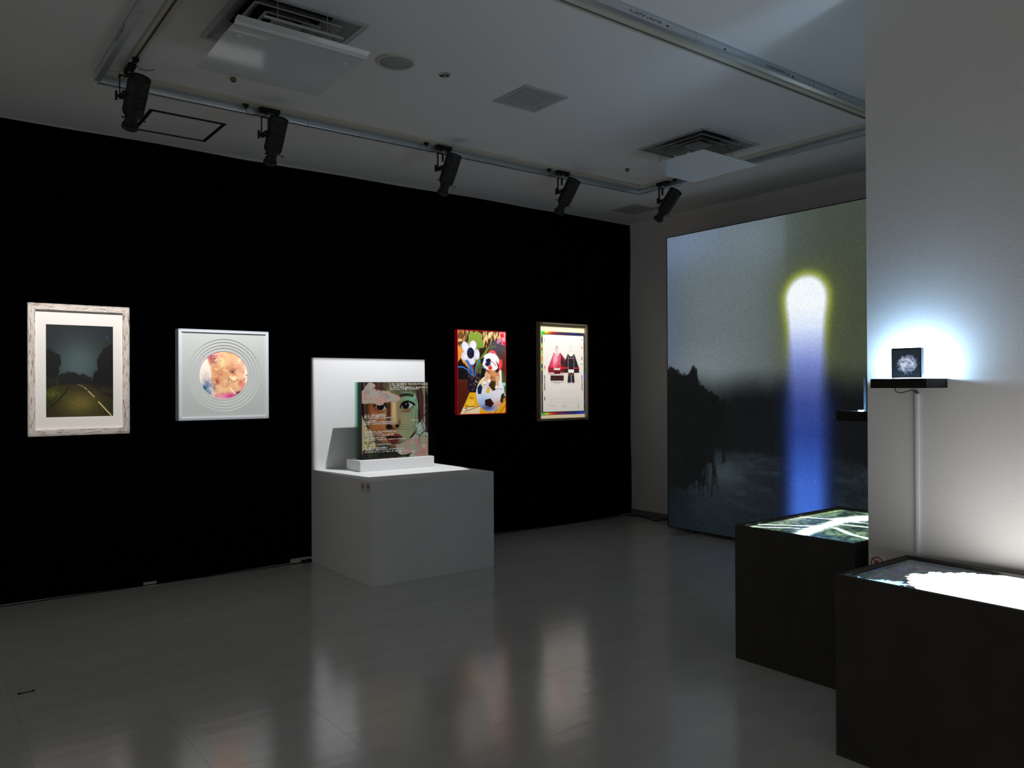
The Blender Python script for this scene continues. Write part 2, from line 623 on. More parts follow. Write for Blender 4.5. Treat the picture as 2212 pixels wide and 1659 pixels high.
# ------------------------------------------------------------------ lighting rails on the ceiling
SLOT = {}
def rail_run(axis, a0, a1, side, rail0, rail1, slot0, slot1, chan0, chan1, label, joints, labels, holes_, chan_end=None):
    """One straight run: cream conductor rail with a slot, plus the ribbed aluminium channel beside it.
    axis 'x': runs along X and the numbers are Y; axis 'y': runs along Y and the numbers are X. side=+1: channel on the + side."""
    def B(mb, p0, p1, q0, q1, z0, z1):
        if axis == 'x':
            mb.box(p0, p1, q0, q1, z0, z1)
        else:
            mb.box(q0, q1, p0, p1, z0, z1)
        return mb
    loc = (0, 0, 0)
    t = thing('lighting_rail', label + ', cream conductor rail with a dark slot', 'rail')
    zb = ZC - 0.009
    r = MB()
    B(r, a0, a1, min(rail0, rail1), min(slot0, slot1), zb, ZC - 0.0002)
    B(r, a0, a1, max(slot0, slot1), max(rail0, rail1), zb, ZC - 0.0002)
    r.build('rail_body', M_CREAM, t)
    s = MB()
    B(s, a0 + 0.004, a1 - 0.004, min(slot0, slot1), max(slot0, slot1), ZC - 0.003, ZC - 0.0002)
    mid = (slot0 + slot1) / 2
    s.build('rail_slot', M_SLOT, t)
    c = MB()
    B(c, a0 + 0.004, a1 - 0.004, mid - 0.0012, mid + 0.0012, ZC - 0.0055, ZC - 0.003)
    c.build('conductor', M_GREYMETAL, t)
    # aluminium channel
    t2 = thing('light_channel', label + ', ribbed aluminium lamp channel', 'channel')
    lo, hi = min(chan0, chan1), max(chan0, chan1)
    h = 0.040
    edges = [a0] + sorted(joints) + [chan_end or a1]
    for i in range(len(edges) - 1):
        e0, e1 = edges[i] + 0.0012, edges[i + 1] - 0.0012
        m_ = MB()
        poly = [(lo, ZC - 0.0002)]
        # ribs down both faces
        def face_pts(x, sgn):
            out = []
            for zz in (0.0, 0.003, 0.003, 0.006, 0.006, 0.010, 0.010):
                out.append(zz)
            return out
        poly = [(lo, ZC - 0.0002), (lo, ZC - 0.004), (lo + 0.002, ZC - 0.005), (lo, ZC - 0.006), (lo, ZC - 0.009),
                (lo + 0.002, ZC - 0.010), (lo, ZC - 0.011), (lo, ZC - h + 0.004), (lo + 0.002, ZC - h),
                (hi - 0.002, ZC - h), (hi, ZC - h + 0.004), (hi, ZC - 0.011), (hi - 0.002, ZC - 0.010), (hi, ZC - 0.009),
                (hi, ZC - 0.006), (hi - 0.002, ZC - 0.005), (hi, ZC - 0.004), (hi, ZC - 0.0002)]
        m_.prism(poly, e0, e1, axis)
        m_.build('channel_section', M_ALU, t2)
    # printed maker's strips and small punched windows
    outer = lo if side < 0 else hi
    for (l0, l1) in labels:
        m_ = MB()
        rnd = random.Random(int(l0 * 1000))
        x = l0
        while x < l1:
            w = rnd.uniform(0.004, 0.012)
            for zz in (ZC - 0.021, ZC - 0.027):
                if rnd.random() < 0.8:
                    hh = rnd.uniform(0.002, 0.004)
                    B(m_, x, min(x + w, l1), lo - 0.0005, lo - 0.0001, zz - hh / 2, zz + hh / 2)
            x += w + rnd.uniform(0.001, 0.004)
        m_.build('printed_strip', M_INK, t2)
    for hx in holes_:
        m_ = MB()
        if side < 0:
            B(m_, hx, hx + 0.016, lo - 0.0006, lo - 0.0001, ZC - 0.030, ZC - 0.024)
        else:
            B(m_, hx, hx + 0.022, (lo + hi) / 2 - 0.004, (lo + hi) / 2 + 0.004, ZC - h - 0.0006, ZC - h - 0.0001)
        m_.build('punched_window', M_SLOT, t2)
    return t

# long run by the black wall, far run by the light box, near-left run, right run
rail_run('x', 0.75, 4.548, +1, 4.219, 4.283, 4.262, 4.274, 4.308, 4.340, 'long ceiling run beside the black wall',
         [1.835, 2.75, 3.664], [], [1.65, 2.555, 2.936, 3.462, 4.375], chan_end=4.568)
rail_run('y', 2.405, 4.2175, +1, 4.490, 4.548, 4.530, 4.541, 4.570, 4.602, 'short ceiling run nearest the far wall',
         [3.2], [], [2.95, 3.9], chan_end=4.340)
rail_run('y', -0.6, 4.300, -1, 0.828, 0.866, 0.845, 0.857, 0.731, 0.762, 'left ceiling run leaving the picture',
         [1.575, 2.49, 3.403], [(3.60, 3.80), (2.7, 2.9)], [4.115, 3.2])
rail_run('x', 0.78, 4.590, -1, 2.337, 2.395, 2.367, 2.384, 2.244, 2.277, 'upper right ceiling run before the white wall',
         [0.911, 1.825, 2.739, 3.653], [(2.327, 2.528), (3.245, 3.443), (1.41, 1.61)], [2.545, 2.928, 3.461, 3.841])

# ------------------------------------------------------------------ square air diffusers with hanging deflectors
def frustum_ring(mb, cx, cy, r_lo, z_lo, r_hi, z_hi, t=0.002):
    a = [(cx - r_lo, cy - r_lo), (cx + r_lo, cy - r_lo), (cx + r_lo, cy + r_lo), (cx - r_lo, cy + r_lo)]
    b = [(cx - r_hi, cy - r_hi), (cx + r_hi, cy - r_hi), (cx + r_hi, cy + r_hi), (cx - r_hi, cy + r_hi)]
    for k in range(4):
        k2 = (k + 1) % 4
        mb.face([(*a[k], z_lo), (*a[k2], z_lo), (*b[k2], z_hi), (*b[k], z_hi)])
    return mb

def diffuser(cx, cy, s, label):
    t = thing('air_diffuser', label, 'diffuser', (cx, cy, ZC), group='square ceiling air diffusers')
    o_, i_ = s / 2, s / 2 - 0.022
    m_ = MB()
    for (a0, a1, b0, b1) in ((-o_, o_, -o_, -i_), (-o_, o_, i_, o_), (-o_, -i_, -i_, i_), (i_, o_, -i_, i_)):
        m_.box(a0, a1, b0, b1, -0.006, 0.0)
    m_.build('flange', M_LOUVRE, t, bevel=0.0015)
    m_ = MB()
    j = i_ + 0.0015
    m_.face([(-j, -j, 0.16), (j, -j, 0.16), (j, j, 0.16), (-j, j, 0.16)])
    for k in range(4):
        c = [(-j, -j), (j, -j), (j, j), (-j, j)]
        p, q = c[k], c[(k + 1) % 4]
        m_.face([(*p, 0.031), (*q, 0.031), (*q, 0.16), (*p, 0.16)])
    m_.build('duct_box', M_DUCT, t)
    frustum_ring(MB(), 0, 0, i_ + 0.001, 0.0, i_ - 0.075, 0.055).build('throat_cone', M_LOUVRE, t)
    for k, (r0, z0, r1, z1) in enumerate(((0.185, -0.004, 0.135, 0.045), (0.118, 0.000, 0.075, 0.045), (0.062, 0.004, 0.03, 0.040))):
        mb = MB()
        frustum_ring(mb, 0, 0, r0, z0, r1, z1)
        frustum_ring(mb, 0, 0, r0, z0, r0 + 0.006, z0 + 0.004)
        mb.build('louvre_cone', M_LOUVRE, t)
    MB().box(-0.062, 0.062, -0.062, 0.062, 0.002, 0.004).build('centre_plate', M_LOUVRE, t)
    for a in (-1, 1):
        MB().box(-0.19, 0.19, a * 0.1 - 0.004, a * 0.1 + 0.004, 0.050, 0.054).build('cross_bar', M_GREYMETAL, t)
    return t
diffuser(1.298, 3.312, 0.545, 'square louvred air diffuser set in the ceiling, nearest the camera, above the bent clear deflector')
diffuser(4.066, 3.323, 0.545, 'square louvred air diffuser in the ceiling near the light box, above the flat frosted deflector')

def chain(mb, p0, p1, n):
    p0, p1 = Vector(p0), Vector(p1)
    for k in range(n):
        c = p0.lerp(p1, (k + 0.5) / n)
        r = (p1 - p0).length / n * 0.62
        ax = Vector((1, 0, 0)) if k % 2 else Vector((0, 1, 0))
        d = (p1 - p0).normalized()
        ring = [c + d * math.cos(a) * r + ax * math.sin(a) * r * 0.6 for a in [2 * math.pi * i / 8 for i in range(9)]]
        mb.tube(ring, 0.0011, 5, cap=False)
    return mb

def deflector(x0, x1, y0, y1, z, label, bent):
    cx, cy = (x0 + x1) / 2, (y0 + y1) / 2
    t = thing('air_deflector', label, 'deflector', (cx, cy, z), group='acrylic deflectors hung under the diffusers')
    hx, hy = (x1 - x0) / 2, (y1 - y0) / 2
    # profile across Y: folded lip at the near edge, gently waved sheet
    pr = []
    if bent:
        pr += [(-hy, 0.020), (-hy + 0.035, 0.013), (-hy + 0.040, 0.003), (-hy + 0.075, 0.006)]
    n = 16
    y_st = pr[-1][0] if pr else -hy
    for k in range(1 if bent else 0, n + 1):
        yy = y_st + (hy - y_st) * k / n
        pr.append((yy, 0.006 * math.sin((yy + hy) * 9) if bent else 0.0025 * math.sin((yy + hy) * 7)))
    th = 0.003
    loop = pr + [(p[0], p[1] - th) for p in reversed(pr)]
    mb = MB()
    ra = [(-hx, p[0], p[1]) for p in loop]
    rb = [(hx, p[0], p[1]) for p in loop]
    mb.rings([ra, rb], smooth=True)
    mb.build('panel', M_ACRYL, t)
    top = ZC - z
    for sx in (-1, 1):
        for yy in (-0.13, 0.13):
            px, py = sx * hx * 0.82, yy
            ch = MB()
            ch.tube([(px, py, 0.010), (px * 0.9, py * 0.95, top * 0.45), (px * 0.8, py * 0.9, top * 0.6)], 0.0012, 5)
            chain(ch, (px * 0.8, py * 0.9, top * 0.6), (px * 0.68, py * 0.8, top - 0.012), 9)
            ch.build('chain', M_BRASS, t)
            MB().lathe([(0.009, -0.004), (0.009, 0.006), (0.005, 0.012), (0.002, 0.016)], 12, origin=(px, py, 0.006)).build('clip', M_WHITE, t)
    for k in range(4):
        MB().lathe([(0.0075, 0.0), (0.0075, 0.006), (0.003, 0.012)], 10, axis='z', origin=(-hx + 0.012, -hy + 0.12 + k * 0.1, 0.004)).build('edge_stud', M_WHITE, t)
    if bent:
        MB().tube([(-hx * 0.6, -hy + 0.03, 0.055), (hx * 0.6, -hy + 0.03, 0.055)], 0.006, 8).build('support_rod', M_LOUVRE, t)
        for sx in (-0.4, 0.35):
            MB().tube([(sx * hx, -hy + 0.03, 0.055), (sx * hx, -hy + 0.03, top - 0.012)], 0.0018, 5).build('rod_hanger', M_GREYMETAL, t)
    return t
deflector(0.992, 1.545, 2.978, 3.515, 2.604, 'clear acrylic deflector with a bent lip hanging under the near diffuser', True)
deflector(3.742, 4.292, 3.02, 3.543, 2.618, 'frosted flat acrylic deflector hanging under the far diffuser', False)

# ------------------------------------------------------------------ slatted grilles
def grille(x0, x1, y0, y1, nsl, label):
    cx, cy = (x0 + x1) / 2, (y0 + y1) / 2
    t = thing('vent_grille', label, 'grille', (cx, cy, ZC), group='slatted ceiling grilles')
    ox, oy = (x1 - x0) / 2, (y1 - y0) / 2
    ix, iy = ox - 0.014, oy - 0.014
    m_ = MB()
    for (a0, a1, b0, b1) in ((-ox, ox, -oy, -iy), (-ox, ox, iy, oy), (-ox, -ix, -iy, iy), (ix, ox, -iy, iy)):
        m_.box(a0, a1, b0, b1, -0.005, 0.0)
    m_.build('frame', M_LOUVRE, t, bevel=0.001)
    MB().box(-ix, ix, -iy, iy, 0.028, 0.029).build('backing', M_DUCT, t)
    pitch = 2 * iy / nsl
    sl = MB().prism([(0.36 * pitch, -0.0030), (0.36 * pitch, -0.0018), (-0.34 * pitch, -0.0018), (-0.34 * pitch, -0.0030)], -ix, ix, 'x').mesh('slat')
    sl.materials.append(M_LOUVRE)
    for k in range(nsl):
        o = bpy.data.objects.new('slat', sl)
        COL.objects.link(o)
        o.parent = t
        o.location = (0, -iy + pitch * (k + 0.5), 0)
    return t
grille(2.520, 2.810, 3.160, 3.452, 13, 'square slatted vent grille in the middle of the ceiling')
grille(4.910, 5.200, 4.690, 4.980, 12, 'square slatted vent grille in the far ceiling corner by the wall')

# ------------------------------------------------------------------ access hatch
t = thing('access_hatch', 'square ceiling access hatch outlined by black edge strips', 'hatch', (1.281, 4.888, ZC))
h = 0.209
for (a0, a1, b0, b1) in ((-h, h, -h, -h + 0.020), (-h, h, h - 0.020, h), (-h, -h + 0.020, -h + 0.020, h - 0.020), (h - 0.020, h, -h + 0.020, h - 0.020)):
    box('edge_strip', M_BLACKPLASTIC, t, a0, a1, b0, b1, -0.003, 0.0)
box('hatch_panel', M_CEIL, t, -h + 0.021, h - 0.021, -h + 0.021, h - 0.021, -0.002, 0.0)
for (a0, a1, b0, b1) in ((-h + 0.02, h - 0.02, -h + 0.026, -h + 0.028), (-h + 0.02, h - 0.02, h - 0.028, h - 0.026)):
    box('inner_line', M_BLACKPLASTIC, t, a0, a1, b0, b1, -0.0028, -0.002)

# ------------------------------------------------------------------ round ceiling fittings
t = thing('ceiling_speaker', 'large round ceiling speaker with a cream rim and grey mesh dome', 'speaker', (1.846, 3.306, ZC))
MB().lathe([(0.092, 0.0), (0.092, -0.004), (0.088, -0.009), (0.080, -0.010), (0.078, -0.006), (0.078, -0.0002)], 48, cap=False).build('rim', M_CREAM, t)
MB().lathe([(0.0785, -0.004), (0.070, -0.008), (0.05, -0.012), (0.025, -0.0145), (0.002, -0.015)], 48).build('mesh_dome', M_GRILLE, t)
t = thing('smoke_detector', 'small round chrome detector on the ceiling beside the speaker', 'detector', (2.117, 3.300, ZC))
MB().lathe([(0.030, 0.0), (0.030, -0.003), (0.026, -0.006), (0.020, -0.006), (0.018, -0.002)], 32).build('ring', M_CHROME, t)
MB().lathe([(0.012, -0.001), (0.012, -0.012), (0.006, -0.016), (0.002, -0.016)], 20).build('sensor', M_GREYMETAL, t)
for k in range(4):
    a = math.pi / 4 + k * math.pi / 2
    MB().lathe([(0.004, -0.002), (0.004, -0.009), (0.001, -0.010)], 10, origin=(0.0165 * math.cos(a), 0.0165 * math.sin(a), 0)).build('stud', M_DUCT, t)
def sprinkler(x, y, label):
    t = thing('sprinkler_head', label, 'sprinkler', (x, y, ZC), group='ceiling sprinkler heads')
    MB().lathe([(0.036, 0.0), (0.036, -0.002), (0.028, -0.006), (0.016, -0.008), (0.015, -0.008)], 28).build('cover_plate', M_CEIL, t)
    MB().lathe([(0.013, -0.007), (0.015, -0.014), (0.013, -0.022), (0.009, -0.026), (0.005, -0.030), (0.001, -0.030)], 20).build('nozzle', M_BRASS, t)
    for a in (0, math.pi):
        MB().tube([(0.012 * math.cos(a), 0, -0.012), (0.016 * math.cos(a), 0, -0.02), (0.006 * math.cos(a), 0, -0.029)], 0.0016, 6).build('bracket', M_BRASS, t)
    return t
sprinkler(1.290, 3.945, 'brass sprinkler head peeking out just below the bent acrylic deflector')
sprinkler(4.052, 3.940, 'brass sprinkler head on the ceiling left of the flat frosted deflector')

# ------------------------------------------------------------------ profile spotlights
RB = 0.049
def spot_meshes():
    S = {}
    mb = MB()
    mb.lathe([(0.004, 0.086), (RB - 0.004, 0.086), (RB, 0.082), (RB, 0.012), (RB - 0.003, 0.011), (RB - 0.003, 0.008), (RB, 0.007),
              (RB, -0.040), (RB - 0.003, -0.041), (RB - 0.003, -0.044), (RB - 0.001, -0.045), (RB - 0.001, -0.085), (RB - 0.006, -0.098), (RB - 0.012, -0.104), (0.02, -0.104)], 40)
    S['barrel'] = mb.mesh('barrel')
    mb = MB()
    for k in range(12):
        a = 2 * math.pi * k / 12
        r = 0.037
        cx, cy = r * math.cos(a), r * math.sin(a)
        mb.lathe([(0.0062, 0.0), (0.0062, 0.0012), (0.0005, 0.0012)], 8, origin=(cx, cy, 0.0859))
    S['vent_holes'] = mb.mesh('vent_holes')
    S['rear_rim'] = MB().lathe([(RB + 0.0005, 0.076), (RB + 0.0015, 0.078), (RB + 0.0015, 0.089), (RB - 0.003, 0.089), (RB - 0.003, 0.085)], 40, cap=False).mesh('rear_rim')
    S['snout'] = MB().lathe([(0.031, -0.102), (0.031, -0.118), (0.0275, -0.120), (0.0275, -0.136), (0.0305, -0.138), (0.0305, -0.146), (0.026, -0.147), (0.026, -0.158), (0.020, -0.158)], 36, cap=False).mesh('snout')
    S['lens_ring'] = MB().lathe([(0.026, -0.152), (0.035, -0.153), (0.037, -0.156), (0.037, -0.172), (0.034, -0.175), (0.029, -0.175), (0.029, -0.170)], 40, cap=False).mesh('lens_ring')
    S['lens'] = MB().lathe([(0.0292, -0.168), (0.022, -0.1705), (0.012, -0.172), (0.001, -0.1725)], 28).mesh('lens')
    S['shutter_handle'] = MB().box(-0.0025, 0.0025, 0.030, 0.064, -0.1015, -0.1000).box(-0.006, 0.006, 0.060, 0.070, -0.1022, -0.0993).mesh('shutter_handle')
    mb = MB()
    mb.lathe([(0.008, 0.0), (0.008, -0.010), (0.004, -0.010)], 16, axis='x')
    mb.prism([(-0.005, -0.022), (0.005, -0.022), (0.007, -0.008), (0.007, 0.008), (0.005, 0.022), (-0.005, 0.022), (-0.007, 0.008), (-0.007, -0.008)], -0.018, -0.009, 'x')
    S['tilt_knob'] = mb.mesh('tilt_knob')
    S['adaptor'] = MB().box(-0.055, 0.055, -0.017, 0.017, -0.022, -0.002).box(-0.048, -0.030, -0.013, 0.013, -0.027, -0.022).box(-0.015, 0.015, -0.015, 0.015, -0.028, -0.022).box(0.030, 0.050, -0.013, 0.013, -0.029, -0.022).mesh('adaptor')
    S['stem'] = MB().lathe([(0.009, -0.026), (0.009, -0.032), (0.0055, -0.033), (0.0055, -0.047), (0.010, -0.048), (0.010, -0.052)], 18).mesh('stem')
    return S
SM = spot_meshes()
M_LENS = mat('lens_glass', (60, 66, 72), rough=0.08, spec=0.7, var=0.03)
M_HOLE = mat('vent_hole', (4, 4, 4), rough=0.9, var=0.1)
SMAT = {'barrel': M_BLACKMETAL, 'vent_holes': M_HOLE, 'rear_rim': M_BLACKMETAL, 'snout': M_BLACKMETAL, 'lens_ring': M_BLACKMETAL,
        'lens': M_LENS, 'shutter_handle': M_BLACKPLASTIC, 'tilt_knob': M_BLACKPLASTIC, 'adaptor': M_BLACKPLASTIC, 'stem': M_CHROME}
for k, me in SM.items():
    me.materials.append(SMAT[k])

def part(key, parent, name=None):
    o = bpy.data.objects.new(name or key, SM[key])
    COL.objects.link(o)
    o.parent = parent
    return o

def spotlight(x, y, rail_axis, target, gate, gain, label, tint=(1.0, 0.96, 0.92), soft=0.006, reflex=None):
    t = thing('spotlight', label, 'spotlight', (x, y, ZC - 0.007), 0.0, group='black profile spotlights on the ceiling rails')
    ad = part('adaptor', t, 'track_adaptor')
    ad.rotation_euler = (0, 0, 0 if rail_axis == 'x' else math.pi / 2)
    part('stem', t)
    piv = Vector((0.018, -0.048, -0.150))
    # bracket: top bar and two flat arms
    box('bracket_bar', M_BLACKMETAL, t, -0.046, 0.012, -0.007, 0.007, -0.054, -0.050)
    box('yoke_arm', M_BLACKMETAL, t, -0.046, -0.0425, -0.007, 0.007, -0.166, -0.050)
    box('yoke_arm', M_BLACKMETAL, t, -0.008, -0.003, -0.006, 0.010, -0.100, -0.055)
    box('pivot_block', M_BLACKMETAL, t, -0.0425, -0.030, -0.056, 0.007, -0.164, -0.140)
    kn = part('tilt_knob', t)
    kn.location = (-0.046, 0.0, -0.152)
    wp = Vector((x, y, ZC - 0.007)) + piv
    d = (Vector(target) - wp).normalized()
    q = d.to_track_quat('-Z', 'Y')
    b = part('barrel', t)
    b.location = piv
    b.rotation_euler = q.to_euler()
    for k in ('vent_holes', 'rear_rim', 'snout', 'lens_ring', 'lens'):
        part(k, b)
    for a in (0.4, 2.3, 3.9):
        sh = part('shutter_handle', b)
        sh.rotation_euler = (0, 0, a)
    # the lamp behind the lens, its beam cut by the framing shutters (gate = four world points)
    ld = bpy.data.lights.new('spot_lamp', 'SPOT')
    ld.energy = gain
    ld.color = tint
    ld.shadow_soft_size = 0.010
    ld.spot_blend = 0.1
    lo = bpy.data.objects.new('spot_lamp', ld)
    COL.objects.link(lo)
    lo.parent = t
    lo.rotation_mode = 'QUATERNION'
    lo.rotation_quaternion = q
    lp = piv + d * 0.190
    lo.location = lp
    wl_ = Vector((x, y, ZC - 0.007)) + lp
    qi = q.inverted()
    P = []
    for g in gate:
        v = qi @ (Vector(g) - wl_)
        P.append((v.x / -v.z, v.y / -v.z))
    amax = max(math.hypot(*p) for p in P)
    ld.spot_size = min(2 * math.atan(amax * 1.12) + 0.02, 2.6)
    cxm, cym = sum(p[0] for p in P) / len(P), sum(p[1] for p in P) / len(P)
    ld.use_nodes = True
    nt = ld.node_tree
    em = nt.nodes['Emission']
    tc = nt.nodes.new('ShaderNodeTexCoord')
    sp = nt.nodes.new('ShaderNodeSeparateXYZ')
    nt.links.new(tc.outputs['Normal'], sp.inputs[0])
    def M2(op, a, b_=None, clamp=False):
        n = nt.nodes.new('ShaderNodeMath')
        n.operation = op
        n.use_clamp = clamp
        for i, v in enumerate((a, b_)):
            if v is None:
                continue
            if isinstance(v, (int, float)):
                n.inputs[i].default_value = v
            else:
                nt.links.new(v, n.inputs[i])
        return n.outputs[0]
    nz = M2('MULTIPLY', sp.outputs[2], -1.0)
    ax_, ay_ = M2('DIVIDE', sp.outputs[0], nz), M2('DIVIDE', sp.outputs[1], nz)
    m = None
    prev = None
    for i in range(len(P)):
        (x1, y1), (x2, y2) = P[i], P[(i + 1) % len(P)]
        nx_, ny_ = -(y2 - y1), (x2 - x1)
        l = math.hypot(nx_, ny_)
        nx_, ny_ = nx_ / l, ny_ / l
        if (cxm - x1) * nx_ + (cym - y1) * ny_ < 0:
            nx_, ny_ = -nx_, -ny_
        c = -(x1 * nx_ + y1 * ny_)
        dd = M2('ADD', M2('ADD', M2('MULTIPLY', ax_, nx_ / soft), M2('MULTIPLY', ay_, ny_ / soft)), c / soft, clamp=True)
        if reflex is not None and (i + 1) % len(P) == reflex:
            prev = dd          # the two edges at a reflex corner are united, not intersected
            continue
        if reflex is not None and i == reflex:
            dd = M2('MAXIMUM', prev, dd)
        m = dd if m is None else M2('MULTIPLY', m, dd)
    nt.links.new(m, em.inputs['Strength'])
    return t

def power_clip(x, y, label):
    t = thing('power_connector', label, 'connector', (x, y, ZC - 0.008), group='small black connectors on the rails')
    MB().box(-0.014, 0.014, -0.010, 0.010, -0.016, 0.0).build('body', M_BLACKPLASTIC, t, bevel=0.002)
    MB().lathe([(0.008, -0.016), (0.007, -0.024), (0.003, -0.024)], 14).build('neck', M_BLACKPLASTIC, t)
    MB().tube([(0, 0, -0.023), (0.004, 0.004, -0.034), (0.018, 0.012, -0.044), (0.045, 0.012, -0.046), (0.08, 0.004, -0.036)], 0.0016, 6).build('lead', M_BLACKPLASTIC, t)
    return t

# ================================================================== artworks on the black wall
CY = WALL_Y - 0.0085        # front of the black cloth

def rect_gate(x0, x1, y, z0, z1):
    return [(x0, y, z0), (x1, y, z0), (x1, y, z1), (x0, y, z1)]

spotlight(0.850, 4.097, 'y', (0.819, 5.262, 1.33), rect_gate(0.545, 1.090, 5.262, 0.940, 1.722), SPOT_GAIN * 0.62,
          'black spotlight at the left rail corner, aimed at the night road photograph')
spotlight(1.593, 4.268, 'x', (1.647, 5.217, 1.306), rect_gate(1.352, 1.941, 5.217, 1.010, 1.602), SPOT_GAIN * 0.60,
          'black spotlight above the square white frame, second from the left', tint=(0.97, 0.98, 1.0))
spotlight(2.727, 4.268, 'x', (2.71, 5.20, 1.00), [(3.166, 5.235, 1.431), (3.125, 4.560, 0.645), (2.345, 4.580, 0.645), (2.266, 5.236, 0.647), (2.256, 5.236, 1.431)], SPOT_GAIN * 0.74,
          'black spotlight over the white plinth, middle one of the five', tint=(0.98, 0.98, 1.0), reflex=3)
spotlight(3.732, 4.268, 'x', (3.718, 5.25, 1.337), rect_gate(3.470, 3.965, 5.25, 0.990, 1.684), SPOT_GAIN * 0.78,
          'black spotlight above the dog picture, second from the light box', tint=(1.0, 0.97, 0.95))
spotlight(4.536, 4.039, 'y', (4.610, 5.272, 1.35), rect_gate(4.345, 4.875, 5.272, 0.935, 1.752), SPOT_GAIN * 0.90,
          'black spotlight beyond the rail corner, closest to the light box', tint=(1.0, 0.96, 0.91))
power_clip(0.850, 3.972, 'small black connector on the rail behind the leftmost spotlight')
power_clip(1.462, 4.268, 'small black connector on the rail left of the second spotlight')
power_clip(2.598, 4.268, 'small black connector on the rail left of the middle spotlight')
power_clip(3.606, 4.268, 'small black connector on the rail left of the fourth spotlight')
power_clip(4.536, 3.925, 'small black connector on the short rail right of the last spotlight')

def mitred_frame(t, w, h, bar, d0, d1, ms, name='frame_bar', lip=None):
    """four mitred bars between local y=-d1 (front) and y=-d0 (back); ms: materials (horizontal, vertical)."""
    def bar_mesh(quad_f, m):
        mb = MB()
        mb.rings([[(p[0], -d0, p[1]) for p in quad_f], [(p[0], -d1, p[1]) for p in quad_f]], smooth=False)
        mb.build(name, m, t, bevel=0.0012)
    e = 0.0002
    bar_mesh([(0 + e, 0), (w - e, 0), (w - bar - e, bar), (bar + e, bar)], ms[0])
    bar_mesh([(0 + e, h), (w - e, h), (w - bar - e, h - bar), (bar + e, h - bar)], ms[0])
    bar_mesh([(0, 0 + e), (bar, bar + e), (bar, h - bar - e), (0, h - e)], ms[1])
    bar_mesh([(w, 0 + e), (w - bar, bar + e), (w - bar, h - bar - e), (w, h - e)], ms[1])

def window_board(w0, w1, z0, z1, a0, a1, b0, b1, yf, yb_):
    """board with a rectangular window (a0..a1, b0..b1), bevelled towards the back."""
    bv = 0.002
    o = [(w0, z0), (w1, z0), (w1, z1), (w0, z1)]
    i = [(a0, b0), (a1, b0), (a1, b1), (a0, b1)]
    j = [(a0 + bv, b0 + bv), (a1 - bv, b0 + bv), (a1 - bv, b1 - bv), (a0 + bv, b1 - bv)]
    P = lambda q, y: [(p[0], y, p[1]) for p in q]
    return MB().rings([P(o, yb_), P(o, yf), P(i, yf), P(j, yb_)], cap=False, smooth=False)

# ---- 1: night road photograph in a distressed white frame
def distressed(name, stretch):
    m = bpy.data.materials.new(name)
    m.use_nodes = True
    nt = m.node_tree
    b = nt.nodes['Principled BSDF']
    tc = nt.nodes.new('ShaderNodeTexCoord')
    mp = nt.nodes.new('ShaderNodeMapping')
    mp.inputs['Scale'].default_value = stretch
    nt.links.new(tc.outputs['Object'], mp.inputs['Vector'])
    n = nt.nodes.new('ShaderNodeTexNoise')
    n.inputs['Scale'].default_value = 15
    n.inputs['Detail'].default_value = 10
    n.inputs['Roughness'].default_value = 0.82
    nt.links.new(mp.outputs['Vector'], n.inputs['Vector'])
    r = nt.nodes.new('ShaderNodeValToRGB')
    cr = r.color_ramp
    cr.elements[0].position = 0.385
    cr.elements[0].color = (*s2l((58, 48, 40)), 1)
    cr.elements[1].position = 0.49
    cr.elements[1].color = (*s2l((222, 214, 208)), 1)
    e = cr.elements.new(0.435)
    e.color = (*s2l((150, 128, 108)), 1)
    e = cr.elements.new(0.60)
    e.color = (*s2l((214, 206, 200)), 1)
    e = cr.elements.new(0.70)
    e.color = (*s2l((128, 122, 118)), 1)
    nt.links.new(n.outputs['Fac'], r.inputs['Fac'])
    nt.links.new(r.outputs['Color'], b.inputs['Base Color'])
    b.inputs['Roughness'].default_value = 0.7
    bp = nt.nodes.new('ShaderNodeBump')
    bp.inputs['Strength'].default_value = 0.4
    bp.inputs['Distance'].default_value = 0.002
    nt.links.new(n.outputs['Fac'], bp.inputs['Height'])
    nt.links.new(bp.outputs['Normal'], b.inputs['Normal'])
    return m
M_DIST_H = distressed('distressed_wood_across', (1.2, 6, 12))
M_DIST_V = distressed('distressed_wood_upright', (12, 6, 1.2))
M_MATBOARD = mat('mat_board', (240, 236, 232), rough=0.8, spec=0.2, var=0.01)

t = thing('framed_photograph', 'night road photograph in a distressed white wooden frame with a wide white mat', 'picture', (0.551, CY, 0.947))
W_, H_ = 0.535, 0.769
mitred_frame(t, W_, H_, 0.0376, 0.0, 0.030, (M_DIST_H, M_DIST_V))
window_board(0.030, W_ - 0.030, 0.030, H_ - 0.030, 0.091, 0.4475, 0.106, 0.649, -0.014, -0.0115).build('mat_board', M_MATBOARD, t)
box('backing_board', M_INK, t, 0.02, W_ - 0.02, -0.007, 0.0, 0.02, H_ - 0.02)

cv = Canvas(0.3605, 0.547, 190, 288, 350, 872, (280, 300), (1010, 1004), base=(28, 32, 34))
nz = fbm(cv.U * 9, cv.V * 9, 2)
cv.mix(sm(0.0, 0.95, cv.V) * (0.75 + 0.25 * nz), (46, 54, 56), 0.5)
cv.glow((600, 590), 190, 220, (86, 105, 108), 0.88)
cv.glow((590, 640), 120, 90, (84, 100, 102), 0.4)
cv.mix(vnoise(cv.U * 120, cv.V * 120, 4), (64, 76, 78), 0.14)
cv.ell((820, 388), 16, 7, (40, 70, 130), 0.9, 6, rot=0.8)
